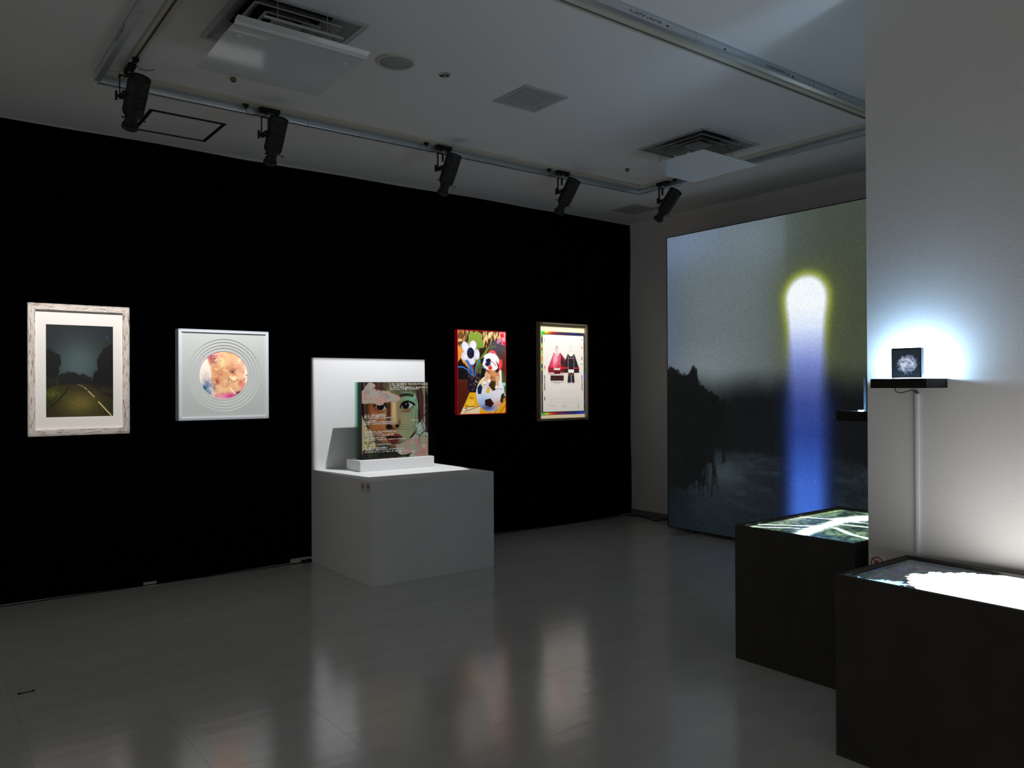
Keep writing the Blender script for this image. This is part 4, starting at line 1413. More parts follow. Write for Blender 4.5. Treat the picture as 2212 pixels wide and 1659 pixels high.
# hair all over, streaked
hs = fbm(U * 38 + 2 * V, V * 3, 71, 3)
cv.mix(sm(0.3, 0.7, hs), (120, 108, 84), 0.7)
cv.mix(sm(0.55, 0.3, hs), (44, 38, 36), 0.75)
cv.glow((620, 180), 260, 120, (100, 84, 72), 0.4)
cv.glow((860, 220), 120, 130, (142, 150, 112), 0.55)
# right background
cv.poly([(1180, 760), (1400, 640), (1400, 1330), (900, 1330), (1060, 1080), (1180, 960)], (176, 196, 178), 1, 12)
# left background
cv.poly([(285, 620), (420, 760), (470, 1000), (520, 1180), (285, 1300)], (196, 188, 146), 1, 16)
# face
face = [(350, 300), (520, 250), (760, 240), (1000, 240), (1180, 300), (1225, 480), (1222, 640), (1205, 780), (1160, 900), (1090, 1010), (1000, 1090), (900, 1150), (800, 1160), (700, 1140), (600, 1090), (510, 1010), (440, 900), (370, 760), (340, 560)]
cv.poly(face, (178, 148, 112), 1, 8)
fm = sm(0.006, -0.006, cv.d_poly(face))
def onface(fn):
    keep = cv.img.copy()
    fn()
    cv.img = keep * (1 - fm[..., None]) + cv.img * fm[..., None]
uu = (1400 - 290)
xx = 290 + U * uu
onface(lambda: cv.mix(sm(800, 1000, xx), (164, 182, 150), 0.95))
onface(lambda: cv.mix(sm(720, 480, xx), (172, 112, 68), 0.85))
onface(lambda: cv.mix(sm(470, 340, xx), (70, 38, 24), 0.85))
onface(lambda: cv.glow((1120, 380), 120, 110, (150, 206, 180), 0.8))
onface(lambda: cv.glow((1180, 620), 60, 180, (150, 200, 168), 0.7))
onface(lambda: cv.glow((1010, 760), 150, 130, (196, 172, 128), 0.55))
onface(lambda: cv.glow((1060, 940), 150, 100, (150, 156, 120), 0.6))
onface(lambda: cv.glow((560, 850), 120, 110, (190, 122, 70), 0.6))
onface(lambda: cv.glow((820, 1110), 220, 70, (118, 92, 66), 0.75))
onface(lambda: cv.glow((560, 1040), 90, 120, (130, 84, 52), 0.6))
onface(lambda: cv.glow((640, 920), 110, 40, (150, 100, 62), 0.5))
# nose bridge
onface(lambda: cv.poly([(700, 440), (760, 440), (762, 620), (750, 740), (720, 800), (690, 830), (690, 640)], (74, 46, 30), 0.8, 22))
onface(lambda: cv.poly([(772, 430), (850, 430), (860, 640), (880, 760), (800, 800), (770, 640)], (212, 184, 140), 0.75, 24))
onface(lambda: cv.glow((815, 560), 22, 140, (228, 206, 164), 0.6))
onface(lambda: cv.glow((905, 770), 22, 50, (120, 92, 66), 0.8))
# hair side curtains
cv.poly([(1130, 230), (1210, 300), (1235, 480), (1230, 660), (1222, 800), (1290, 720), (1330, 560), (1330, 115), (1060, 115)], (64, 50, 46), 1, 14, rough=12, rscale=20)
cv.mix(sm(0.5, 0.66, fbm(U * 60, V * 4, 75, 2)) * sm(1090, 1180, xx) * sm(0.62, 0.5, V), (112, 78, 72), 0.6)
cv.poly([(1320, 115), (1350, 115), (1345, 640), (1325, 640)], (180, 160, 126), 0.8, 4)
cv.poly([(1352, 115), (1400, 115), (1400, 930), (1352, 930)], (30, 34, 40), 1, 6)
cv.poly([(285, 115), (310, 115), (330, 640), (420, 900), (380, 860), (330, 760), (285, 640)], (38, 30, 28), 1, 10)
# fringe
cv.poly([(560, 110), (1100, 110), (1130, 260), (1010, 330), (900, 330), (800, 310), (700, 280)], (116, 112, 84), 0.85, 20)
cv.mix(sm(0.5, 0.7, fbm(U * 70 + V * 6, V * 3, 77, 2)) * sm(0.22, 0.1, V) * sm(520, 640, xx), (52, 44, 40), 0.85)
cv.mix(sm(0.5, 0.7, fbm(U * 70 - V * 6, V * 3, 78, 2)) * sm(0.21, 0.12, V) * sm(640, 760, xx), (170, 172, 130), 0.6)
cv.glow((560, 190), 90, 90, (92, 58, 50), 0.5)
cv.glow((1030, 285), 70, 22, (130, 200, 170), 0.8)
# brow
cv.line([(920, 335), (1000, 318), (1080, 318), (1130, 332)], 34, (46, 40, 34), 0.9, 12)
# right eye
cv.ell((1040, 490), 118, 62, (96, 72, 60), 0.5, 24)
cv.ell((1035, 490), 106, 56, (196, 206, 198), 1, 6, rot=-0.12)
cv.ell((1012, 490), 62, 58, (28, 22, 22), 1, 5)
cv.ell((1012, 490), 30, 30, (8, 8, 10), 1, 4)
cv.ell((1018, 472), 8, 9, (240, 246, 246), 1, 3)
cv.line([(922, 528), (945, 470), (990, 432), (1050, 424), (1110, 446), (1165, 482)], 24, (26, 18, 18), 1, 6)
cv.line([(1140, 446), (1168, 470)], 10, (26, 18, 18), 1, 4)
cv.line([(925, 530), (980, 548), (1050, 552), (1110, 530), (1150, 490)], 8, (110, 60, 54), 0.9, 4)
cv.glow((1020, 585), 90, 22, (150, 96, 60), 0.8)
# left eye
cv.ell((600, 500), 130, 60, (80, 50, 36), 0.8, 26)
cv.ell((610, 520), 96, 44, (190, 170, 140), 1, 8, rot=0.15)
cv.ell((590, 510), 60, 54, (22, 16, 14), 1, 5)
cv.line([(480, 500), (520, 480), (660, 486), (700, 540)], 20, (24, 16, 12), 1, 8)
cv.line([(500, 560), (560, 592), (640, 592), (690, 560)], 8, (160, 90, 74), 0.9, 4)
cv.line([(490, 570), (560, 606), (650, 604)], 10, (110, 62, 40), 0.7, 6)
for a, b in (((668, 455), (700, 520)), ((655, 450), (690, 500))):
    cv.line([a, b], 7, (20, 14, 10), 1, 3)
# nose tip
cv.ell((735, 845), 56, 38, (34, 22, 18), 1, 14)
cv.ell((865, 828), 34, 24, (20, 14, 12), 1, 8, rot=-0.2)
cv.glow((800, 800), 60, 30, (170, 130, 92), 0.6)
cv.glow((800, 875), 70, 16, (70, 46, 34), 0.7)
# mouth
cv.poly([(640, 1010), (720, 990), (800, 975), (850, 950), (900, 962), (972, 1012), (900, 1018), (700, 1030)], (134, 70, 62), 1, 6)
cv.poly([(655, 1008), (760, 998), (860, 1000), (970, 1012), (900, 1024), (780, 1032), (690, 1030)], (34, 16, 16), 1, 5)
cv.poly([(690, 1032), (800, 1034), (930, 1022), (900, 1060), (850, 1085), (760, 1090), (710, 1070)], (122, 42, 38), 1, 6)
cv.glow((800, 1050), 70, 14, (160, 70, 62), 0.6)
cv.glow((800, 1105), 90, 16, (60, 38, 30), 0.8)
# net over the cheek
ex, ey = cv.pt((1015, 490))
dx, dy = (U - ex) * uu, (V - ey) * uu
r_ = np.sqrt(dx ** 2 + (dy * 0.9) ** 2)
th_ = np.arctan2(dy, dx)
reg = sm(60, 78, r_) * sm(430, 380, r_) * sm(840, 880, xx) * fm * sm(880, 800, 115 + V * uu)
reg = reg * sm(1230, 1200, xx)
sp_ = 14 + r_ * 0.055
g1 = np.abs(((np.log(14 + r_ * 0.055) / 0.055 * 1.0) % 1.0) - 0.5)
g1 = 0.5 - g1
g2 = 0.5 - np.abs(((th_ * 52 / (2 * math.pi)) % 1.0) - 0.5)
cv.mix(sm(0.14, 0.0, g1) * reg, (38, 36, 34), 0.75)
cv.mix(sm(0.050, 0.0, g2 * (r_ / 300)) * reg, (38, 36, 34), 0.75)
# lower right blossoms
cl2 = [(835, 1135), (880, 1125), (960, 1100), (1050, 1050), (1130, 1010), (1250, 970), (1400, 950), (1400, 1330), (1110, 1310), (1000, 1300), (900, 1285), (870, 1230), (850, 1180)]
cv.poly(cl2, (170, 170, 154), 1, 4, rough=16, rscale=24, seed=11)
m2 = sm(0.004, -0.01, cv.d_poly(cl2))
cv.mix(m2 * sm(0.48, 0.62, fbm(U * 12, V * 12, 81)), (196, 154, 144), 0.9)
cv.mix(m2 * sm(0.58, 0.7, fbm(U * 16, V * 16, 82)), (204, 200, 184), 0.8)
cv.glow((1280, 1270), 130, 60, (178, 138, 132), 0.7)
# bottom strip of dark foliage
cv.poly([(310, 1230), (560, 1240), (850, 1190), (880, 1285), (1000, 1300), (1110, 1260), (1060, 1320), (290, 1385)], (46, 50, 38), 1, 8, rough=20, rscale=18)
cv.glow((430, 1310), 120, 50, (80, 92, 62), 0.7)
# torn paper cloud over the left eye
cloud = [(285, 262), (330, 240), (345, 190), (385, 128), (440, 122), (485, 138), (512, 180), (490, 215), (545, 235), (585, 255), (660, 258), (740, 262), (778, 300), (830, 318), (905, 338), (918, 392), (880, 425), (800, 432), (700, 436), (640, 450), (645, 474), (580, 492), (530, 482), (478, 455), (285, 470)]
cv.poly(cloud, (186, 176, 164), 1, 2, rough=14, rscale=26, seed=13)
mc = sm(0.003, -0.003, cv.d_poly(cloud))
cv.mix(mc * sm(0.45, 0.6, fbm(U * 9, V * 9, 91)), (202, 164, 152), 0.9)
cv.mix(mc * sm(0.55, 0.72, fbm(U * 11, V * 11, 92)), (156, 158, 156), 0.9)
cv.line([(320, 236), (545, 236)], 5, (120, 124, 130), 0.5, 3)
# branches
BR = (24, 20, 20)
for p, w in ((((360, 1385), (345, 1340), (390, 1240), (388, 1150), (450, 1090), (520, 1060)), 9), (((388, 1160), (340, 1080), (330, 960)), 7), (((400, 1385), (350, 1290), (300, 1255)), 12),
             (((545, 1370), (580, 1310), (650, 1265), (690, 1255)), 10), (((460, 1385), (470, 1300), (500, 1250)), 8), (((395, 1150), (420, 1000), (380, 860), (385, 780)), 6),
             (((1390, 930), (1330, 890), (1290, 780), (1260, 740)), 9), (((1385, 930), (1340, 915), (1270, 965), (1200, 968)), 9), (((1330, 890), (1255, 985), (1250, 1010)), 8),
             (((1215, 965), (1200, 870), (1150, 830)), 6), (((1345, 790), (1290, 690), (1230, 600)), 6), (((1250, 1010), (1230, 1110)), 5), (((440, 880), (500, 960), (520, 1060), (560, 1130)), 6),
             (((1110, 1010), (1180, 930), (1215, 840)), 7)):
    cv.line(p, w, BR, 0.92, 3)
for a, b in (((1200, 1190), (1260, 1040)), ((1320, 1160), (1390, 1060)), ((1250, 1020), (1275, 1180)), ((1190, 1060), (1110, 1090))):
    cv.line([a, b], 5, (120, 124, 130), 0.7, 3)
rp = random.Random(3)
spots_ = [(rp.uniform(300, 430), rp.uniform(820, 1340)) for _ in range(26)] + [(rp.uniform(1180, 1390), rp.uniform(640, 1000)) for _ in range(30)] + [(rp.uniform(560, 860), rp.uniform(1320, 1385)) for _ in range(8)] + [(rp.uniform(400, 760), rp.uniform(130, 320)) for _ in range(16)] + [(rp.uniform(880, 1250), rp.uniform(340, 420)) for _ in range(5)] + [(rp.uniform(1020, 1240), rp.uniform(160, 300)) for _ in range(12)] + [(rp.uniform(400, 720), rp.uniform(540, 980)) for _ in range(14)] + [(rp.uniform(1340, 1395), rp.uniform(420, 900)) for _ in range(10)]
for s_ in spots_:
    cv.ell(s_, rp.uniform(6, 13), rp.uniform(4, 8), (126, 42, 66), 0.8, 3, rot=rp.uniform(0, 3))
for yv in (470, 560, 850, 880):
    cv.line([(1362, yv), (1370, yv + 40)], 8, (210, 130, 160), 0.8, 4)
cv.img = 255 * np.clip(cv.img / 255, 0, 1) ** 1.28
cv.build('face_print', mat_print('face_print', rough=0.3), t, 0.0035, -0.0006, 0.001)

def hand_line(x, y, body, px, rot=0.0, shear=0.15):
    """x, y in sketch units of the portrait; px = wanted length."""
    u = (x - 290) / 1110.0
    v = (y - 115) / (1385 - 73 * u - 115)
    o = text('handwriting', body, 0.0112, M_WHITEINK, t, (0.0035 + u * (GW - 0.012), -0.0012, GH * (1 - v)), (math.pi / 2, 0, 0), shear, bold=0.00012)
    w = max(v_.co.x for v_ in o.data.vertices)
    o.scale = (px / 1110.0 * (GW - 0.012) / w, 1, 1)
    o.rotation_euler = (math.pi / 2, -rot, 0)
    return o
HL = [(752, 152, 'この前、リハビリの様って、うれしいなみたいな声でつぶやいた。', 645), (752, 182, 'いつも、隣にいる。', 235),
      (752, 212, '九、見える、忘れない空間のように、強い想いがあって、', 645), (752, 242, '目をとじたら、すぐ満ちてゆくのだから。', 490),
      (325, 664, 'そして、僕らの名前を呼ぶ', 355), (325, 691, '願いをこめて手紙にかいて', 355), (325, 718, 'ずっと前に 言葉にした 思い出たちへ。', 500),
      (325, 759, 'たしかめる様に。', 215), (325, 788, 'あの場所からずっと、空を眺める事がすきで', 490), (325, 815, '思い出と、この手のひらに今も残るのだった。', 510),
      (1095, 742, '2020.3.5', 140),
      (325, 940, 'あの日見た光を、あの人の言葉を抱きしめて', 530), (325, 967, '遠くから、ここまで来た。', 300), (325, 998, 'だから歩いた、ずっと歩いてゆく為。', 480),
      (325, 1044, 'さよならは言わないでおく。', 355), (325, 1075, 'あの日の、あの「その時」が、いまもずっとそのままだ。', 690),
      (325, 1152, 'ありがとう。ただ、それだけでいいのだな。', 440),
      (325, 1208, 'これで良く、また会える日を願って、', 390), (325, 1237, '「あの子」が、静かに言うとは、どんな気持なのだろう。', 670), (325, 1270, '大きな世界にそっと、この「想い」を、静かに残していく。', 735)]
for x, y, b_, px in HL:
    hand_line(x, y, b_, px, rot=random.uniform(-0.01, 0.012))

# ---- the two small notices on the plinth's left face
def notice(y0_, y1_, z0_, z1_, x, label, kind, nx=-1):
    """plate facing -x, y1_ its left edge as seen."""
    w, h = abs(y1_ - y0_), z1_ - z0_
    t = thing('notice', label, 'sign', (x, max(y0_, y1_), z0_), -math.pi / 2)
    box('plate', M_SIGN, t, 0, w, -0.0015, -0.0001, 0, h)
    cx, cz, r = w / 2, h * 0.60, w * 0.38
    ink = M_REDINK if kind == 'no' else M_BLUEINK
    n = 32
    def circ(rr, yv):
        return [(cx + rr * math.cos(2 * math.pi * k / n), yv, cz + rr * math.sin(2 * math.pi * k / n)) for k in range(n)]
    MB().rings([circ(r, -0.0016), circ(r, -0.0020), circ(r * 0.82, -0.0020), circ(r * 0.82, -0.0016)], cap=False).build('ring_mark', ink, t)
    if kind == 'no':
        a = r * 0.62
        b = r * 0.07
        MB().prism([(cx - a - b, cz + a - b), (cx - a + b, cz + a + b), (cx + a + b, cz - a + b), (cx + a - b, cz - a - b)], -0.0021, -0.0016, 'y').build('slash', ink, t)
        hd = MB()
        hd.prism([(cx - r * 0.3, cz - r * 0.5), (cx + r * 0.28, cz - r * 0.5), (cx + r * 0.36, cz), (cx - r * 0.3, cz)], -0.0019, -0.0016, 'y')
        for k in range(4):
            fx = cx - r * 0.3 + k * r * 0.17
            hd.box(fx, fx + r * 0.12, -0.0019, -0.0016, cz, cz + r * (0.38 + 0.1 * (k in (1, 2))))
        hd.prism([(cx - r * 0.3, cz - r * 0.2), (cx - r * 0.55, cz + r * 0.1), (cx - r * 0.45, cz + r * 0.18), (cx - r * 0.25, cz)], -0.0019, -0.0016, 'y')
        hd.build('hand_mark', ink, t)
        text('caption', 'お手を触れないでください', w * 0.072, M_INK, t, (cx, -0.0016, h * 0.12), (math.pi / 2, 0, 0), align='CENTER', extrude=0.00005)
    else:
        cm = MB()
        cm.box(cx - r * 0.5, cx + r * 0.5, -0.0019, -0.0016, cz - r * 0.36, cz + r * 0.26)
        cm.prism([(cx - r * 0.25, cz + r * 0.26), (cx + r * 0.25, cz + r * 0.26), (cx + r * 0.15, cz + r * 0.46), (cx - r * 0.15, cz + r * 0.46)], -0.0019, -0.0016, 'y')
        cm.build('camera_mark', M_INK, t)
        MB().lathe([(r * 0.2, -0.0022), (r * 0.2, -0.0019), (r * 0.1, -0.0019)], 20, axis='y', origin=(cx, 0, cz - r * 0.06)).build('lens_mark', M_SIGN, t)
        text('caption', '撮影可', w * 0.11, M_INK, t, (cx, -0.0016, h * 0.12), (math.pi / 2, 0, 0), align='CENTER', extrude=0.00005)
    return t
notice(4.445, 4.505, 0.563, 0.634, 2.2555, 'small red no touching notice on the plinth corner', 'no')
notice(4.372, 4.438, 0.566, 0.637, 2.2555, 'small blue ringed camera notice on the plinth corner', 'camera')
notice(1.531, 1.598, 0.490, 0.566, 2.9595, 'red no touching notice on the white wall above the table edge', 'no')

# ================================================================== big light box
t = thing('light_box', 'room-high light box showing a white glow and blue beam over dark water', 'light box', (5.147, 4.541, 0.0), -math.pi / 2)
LW, LH = 2.5, 2.446
cv = Canvas(LW, LH, 430, 425, 0, 1, (0, 0), (1, 1), base=(94, 105, 106))
U, V, V0 = cv.U, cv.V, cv.V0
n1 = fbm(U * 3, V * 3, 101)
cv.mix(sm(0.35, 0.75, U + 0.1 * n1), (66, 73, 62), 0.9)
cv.mix(sm(0.16, 0.0, U), (78, 90, 116), 0.6)
cv.glow((0.10, 0.03), 0.22, 0.10, (116, 132, 164), 0.75)
cv.glow((0.36, 0.06), 0.12, 0.08, (112, 128, 138), 0.6)
cv.mix(sm(0.44, 0.47, U) * sm(0.52, 0.20, V0), (62, 71, 68), 0.4)
cv.glow((0.22, 0.22), 0.20, 0.22, (106, 118, 120), 0.5)
cv.glow((0.16, 0.44), 0.14, 0.07, (118, 128, 132), 0.6)
cv.glow((0.62, 0.35), 0.16, 0.3, (70, 76, 54), 0.6)
# far shore
shore = sm(0.47, 0.60, V0 + 0.03 * fbm(U * 10, V * 4, 103) + 0.03 * U)
cv.mix(shore, (17, 19, 20), 0.98)
water = sm(0.725, 0.76, V0 + 0.02 * fbm(U * 30, V * 10, 105))
cv.mix(water, (27, 33, 36), 0.9)
cv.mix(water * sm(0.5, 0.65, fbm(U * 24, V * 60, 106)), (42, 52, 58), 0.5)
cv.glow((0.22, 0.80), 0.12, 0.05, (60, 70, 74), 0.7)
cv.glow((0.20, 0.92), 0.10, 0.08, (42, 52, 62), 0.5)
cv.mix(water * sm(0.85, 1.0, V0), (22, 31, 36), 0.5)
cv.mix(water * sm(0.16, 0.0, U), (14, 20, 22), 0.8)
cv.mix(water * sm(0.80, 1.0, V0), (20, 27, 31), 0.5)
cv.mix(sm(0.78, 0.80, V0) * sm(0.85, 0.82, V0) * sm(0.25, 0.35, U), (22, 28, 30), 0.5)
# willow on the left
cv.poly([(-0.02, 0.43), (0.02, 0.445), (0.06, 0.455), (0.10, 0.485), (0.14, 0.52), (0.20, 0.555), (0.225, 0.60), (0.24, 0.66), (0.20, 0.70), (0.185, 0.79), (0.165, 0.76), (0.14, 0.83), (0.10, 0.86), (0.05, 0.84), (-0.02, 0.88)], (17, 19, 19), 0.97, 0.006, rough=0.045, rscale=18, seed=15)
rw = random.Random(8)
for k in range(70):
    q = rw.random()
    wx0, wy0 = 0.02 + 0.21 * q, 0.455 + 0.115 * q + rw.uniform(-0.01, 0.06)
    cv.line([(wx0, wy0), (wx0 + rw.uniform(-0.005, 0.014), wy0 + rw.uniform(0.02, 0.05)), (wx0 + rw.uniform(0.0, 0.018), wy0 + rw.uniform(0.05, 0.16))], rw.uniform(0.004, 0.010), (17, 19, 19), 0.8, 0.004)
for k in range(40):
    wx0, wy0 = rw.uniform(0.06, 0.20), rw.uniform(0.70, 0.80)
    cv.line([(wx0, wy0), (wx0 + rw.uniform(-0.01, 0.008), wy0 + rw.uniform(0.04, 0.09))], rw.uniform(0.004, 0.009), (15, 17, 18), 0.7, 0.004)
# glowing head running down into a blue beam, yellow green halo
stops = [(0.0, (240, 248, 252)), (0.28, (242, 248, 253)), (0.34, (220, 230, 252)), (0.39, (172, 186, 232)), (0.45, (118, 134, 198)), (0.51, (84, 98, 164)), (0.57, (58, 74, 142)), (0.66, (44, 66, 142)), (0.74, (52, 84, 172)), (0.80, (62, 100, 198)), (0.88, (66, 108, 206)), (1.0, (46, 84, 182))]
bc = np.stack([np.interp(V0, [q[0] for q in stops], [q[1][c] for q in stops]) for c in range(3)], -1)
hv = 0.258
hw = 0.058 + 0.010 * np.exp(-(np.maximum(V0 - hv, 0) / 0.06) ** 2)
edge = np.where(V0 < hv, np.sqrt((U - 0.522) ** 2 + ((V0 - hv) * cv.A) ** 2), np.abs(U - 0.522)) - hw
soft_ = 0.012 + 0.020 * sm(0.33, 0.6, V0)
cv.mix(np.exp(-(np.maximum(edge, 0) / 0.045) ** 2) * sm(0.55, 0.30, V0), (96, 106, 56), 0.45)
cv.mix(np.exp(-((edge - 0.005) / 0.012) ** 2) * sm(0.50, 0.28, V0), (146, 160, 62), 0.75)
cv.mix(np.exp(-(np.maximum(edge, 0) / 0.035) ** 2) * sm(0.45, 0.6, V0), (24, 34, 76), 0.75)
mbeam = sm(soft_, -soft_, edge + 0.002)[..., None]
cv.img = cv.img * (1 - mbeam) + bc * mbeam
rg = np.random.RandomState(4)
cv.img += rg.normal(0, 1, U.shape)[..., None] * (2.2 + 0.018 * cv.img)
cv.build('backlit_print', mat_print('lightbox_print', rough=0.8, spec=0.03, gain=LIGHTBOX_GAIN, base=0), t, 0.0, -0.0005, 0.03)
M_LBFRAME = mat('lightbox_frame', (40, 38, 36), rough=0.45, metal=0.3, var=0.05)
for (x0_, x1_, z0_, z1_) in ((-0.006, LW + 0.006, 0.024, 0.030), (-0.006, LW + 0.006, 0.030 + LH, 0.036 + LH), (-0.006, 0.0, 0.030, 0.030 + LH), (LW, LW + 0.006, 0.030, 0.030 + LH)):
    box('frame_bar', M_LBFRAME, t, x0_, x1_, -0.004, 0.10, z0_, z1_)
box('back_panel', M_LBFRAME, t, 0.0, LW, 0.005, 0.098, 0.030, 0.030 + LH)
for fx in (0.22, 1.25, 2.28):
    ft = MB().prism([(-0.175, 0.0), (0.25, 0.0), (0.25, 0.004), (-0.170, 0.006), (-0.175, 0.003)], fx - 0.045, fx + 0.045, 'x').build('foot_plate', M_GREYMETAL, t)
    MB().lathe([(0.008, 0.004), (0.008, 0.010), (0.005, 0.010), (0.005, 0.0245)], 14, origin=(fx, 0.03, 0.0)).build('levelling_bolt', M_CHROME, ft)
    MB().box(fx - 0.02, fx + 0.02, 0.06, 0.09, 0.004, 0.0245).build('foot_bracket', M_GREYMETAL, ft)

# ================================================================== video tables
def video_table(x0, x1, y0, y1, z1, label, canvas_fn, gain):
    t = thing('video_table', label, 'table', (x0, y0, 0))
    w, d = x1 - x0, y1 - y0
    rim, rec = 0.020, 0.012
    o = [(0, 0), (w, 0), (w, d), (0, d)]
    i = [(rim, rim), (w - rim, rim), (w - rim, d - rim), (rim, d - rim)]
    P = lambda q, z: [(p[0], p[1], z) for p in q]
    MB().rings([P(o, 0.0), P(o, z1), P(i, z1), P(i, z1 - 0.05)], cap=True, smooth=False).build('plinth_body', M_TABLE, t, bevel=0.001)
    cvs = Canvas(w - 2 * rim, d - 2 * rim, 260, int(260 * (d - 2 * rim) / (w - 2 * rim)), x0 + rim, x1 - rim, (y1 - rim, y1 - rim), (y0 + rim, y0 + rim), base=(20, 22, 26))
    canvas_fn(cvs)
    scr = box('screen_panel', M_BLACKPLASTIC, t, rim, w - rim, rim, d - rim, z1 - 0.04, z1 - rec - 0.0008)
    cvs.build('screen_image', mat_print('screen_' + str(gain), rough=0.15, spec=0.5, gain=gain, base=0), scr, rim, rim, z1 - rec, mode='flat')
    return t

K = 0.985
def S(pts):
    return [(p[0] * K, p[1] * K) for p in pts]
def near_screen(c):
    n = fbm(c.U * 14, c.V * 30, 121)
    c.mix(sm(0.45, 0.65, n), (24, 30, 46), 0.8)
    c.mix(sm(0.50, 0.8, fbm(c.U * 18, c.V * 40, 122)), (18, 46, 28), 0.6)
    c.mix(sm(0.5, 0.9, c.U), (24, 26, 28), 0.9)
    c.mix(sm(0.62, 0.72, fbm(c.U * 22, c.V * 22, 128)) * sm(0.5, 0.8, c.U), (34, 52, 48), 0.5)
    c.poly(S([(2.40, 1.47), (2.530, 1.44), (2.556, 1.355), (2.592, 1.299), (2.575, 1.268), (2.515, 1.250), (2.40, 1.25)]), (120, 180, 220), 1, 0.004, rough=0.03, rscale=40)
    c.poly(S([(2.668, 1.304), (2.73, 1.317), (2.769, 1.286), (2.808, 1.287), (2.854, 1.239), (2.896, 1.201), (2.94, 1.102), (2.95, 1.04), (2.95, 0.72), (2.80, 0.60), (2.55, 0.62), (2.46, 0.75), (2.44, 0.95), (2.47, 1.10), (2.519, 1.186), (2.531, 1.21), (2.582, 1.254), (2.598, 1.27)]), (255, 252, 250), 1, 0.003, rough=0.022, rscale=34)
    c.line(S([(2.66, 1.24), (2.60, 1.19), (2.58, 1.10)]), 0.012, (255, 238, 222), 0.6, 0.006)
video_table(2.436, 2.920, 0.572, 1.432, 0.595, 'black video table in the right foreground showing a large white shape', near_screen, TABLE_NEAR_GAIN)

def far_screen(c):
    n = fbm(c.U * 9, c.V * 9, 131)
    c.mix(1.0 + 0 * n, (44, 60, 46), 1)
    c.mix(sm(0.45, 0.6, n), (80, 98, 70), 0.8)
    c.mix(sm(0.5, 0.35, fbm(c.U * 12, c.V * 14, 132)), (14, 26, 25), 0.85)
    c.mix(sm(0.34, 0.0, c.U) * sm(0.35, 0.8, c.V0), (18, 40, 50), 0.9)
    c.glow((3.40, 2.19), 0.16, 0.05, (120, 128, 116), 0.85)
    c.glow((3.70, 2.20), 0.14, 0.03, (112, 132, 88), 0.9)
    for p in ((3.66, 2.10), (3.74, 2.09), (3.24, 1.90), (3.34, 2.06), (3.34, 1.87), (3.48, 1.90), (3.20, 2.10)):
        c.glow(p, 0.05, 0.025, (10, 22, 19), 0.85)
    W = (226, 244, 255)
    c.line(S([(3.078, 1.964), (3.269, 2.013), (3.391, 2.023), (3.583, 2.045), (3.76, 2.01), (3.84, 1.96)]), 0.060, W, 1, 0.025)
    c.line(S([(3.58, 2.045), (3.76, 1.99), (3.85, 1.93)]), 0.11, W, 0.9, 0.04)
    c.line(S([(3.051, 2.238), (3.148, 2.133), (3.247, 2.0)]), 0.012, W, 0.95, 0.008)
    c.line(S([(3.145, 2.235), (3.234, 2.14), (3.325, 2.022)]), 0.016, W, 0.95, 0.008)
    c.line(S([(3.345, 1.965), (3.245, 1.83), (3.202, 1.70)]), 0.022, W, 0.95, 0.014)
    c.line(S([(3.449, 1.985), (3.466, 1.875), (3.47, 1.70)]), 0.016, W, 0.95, 0.010)
    c.line(S([(3.486, 2.23), (3.547, 2.08)]), 0.016, W, 0.9, 0.010)
    c.line(S([(3.55, 1.98), (3.60, 1.75)]), 0.020, W, 0.8, 0.012)
    c.img = c.img * np.where(c.img.mean(-1) > 200, 1.0, 0.78)[..., None]
    c.mix(sm(0.5, 0.75, fbm(c.U * 70, c.V * 50, 135)), (120, 134, 118), 0.22)
    c.mix(sm(0.5, 0.3, fbm(c.U * 50, c.V * 70, 136)) * (c.img.mean(-1) < 150), (8, 14, 14), 0.5)
video_table(2.952, 3.812, 1.650, 2.217, 0.595, 'black video table before the light box showing bright white streaks', far_screen, TABLE_FAR_GAIN)

# ================================================================== wall shelves
sh = box('wall_shelf', M_SHELF, None, 2.800, 2.9595, 1.302, 1.502, 1.208, 1.2415, bevel=0.0008)
tag(sh, 'short black shelf on the white wall carrying the glowing black block', 'shelf')
t = thing('glowing_block', 'small black block with a pale cloudy image, lit from behind on the shelf', 'artwork', (2.880, 1.464, 1.2417), -math.pi / 2)
M_BLKGLASS = mat('smoked_block', (30, 42, 54), rough=0.2, spec=0.5, var=0.1, vscale=20)
M_BLKEDGE = mat('block_edge', (120, 140, 150), rough=0.25, spec=0.5, trans=0.5, ior=1.3, var=0.03)
def rounded(w, h, r, n=6):
    out = []
    for (cx, cz, a0) in ((w - r, h - r, 0), (r, h - r, math.pi / 2)):
        for k in range(n + 1):
            a = a0 + math.pi / 2 * k / n
            out.append((cx + r * math.cos(a), cz + r * math.sin(a)))
    return out + [(0, 0), (w, 0)]
BW, BH = 0.108, 0.1085
prb = [(p[0], p[1] + 0.003) for p in rounded(BW, BH, 0.004)]
MB().prism(prb, 0.0, 0.006, 'y').build('front_sheet', M_BLKGLASS, t)
MB().prism(prb, 0.0062, 0.018, 'y').build('clear_back', M_BLKEDGE, t)
cv = Canvas(BW - 0.008, BH - 0.010, 130, 130, 545, 1215, (255, 232), (960, 955), base=(30, 42, 54))
U, V = cv.U, cv.V
cv.mix(sm(0.5, 1.0, V), (44, 68, 86), 0.7)
dist = cv.d_ell((905, 625), 235, 210) + 0.10 * (fbm(U * 16, V * 10, 141) - 0.5) * 2
cv.mix(sm(0.06, -0.08, dist), (170, 186, 220), 0.95)
cv.mix(sm(0.5, 0.62, fbm(U * 9, V * 7, 142)) * sm(-0.02, -0.10, dist), (222, 230, 250), 0.9)
cv.mix(sm(0.56, 0.66, fbm(U * 12, V * 26, 143)) * sm(0.06, -0.08, dist), (92, 108, 138), 0.75)
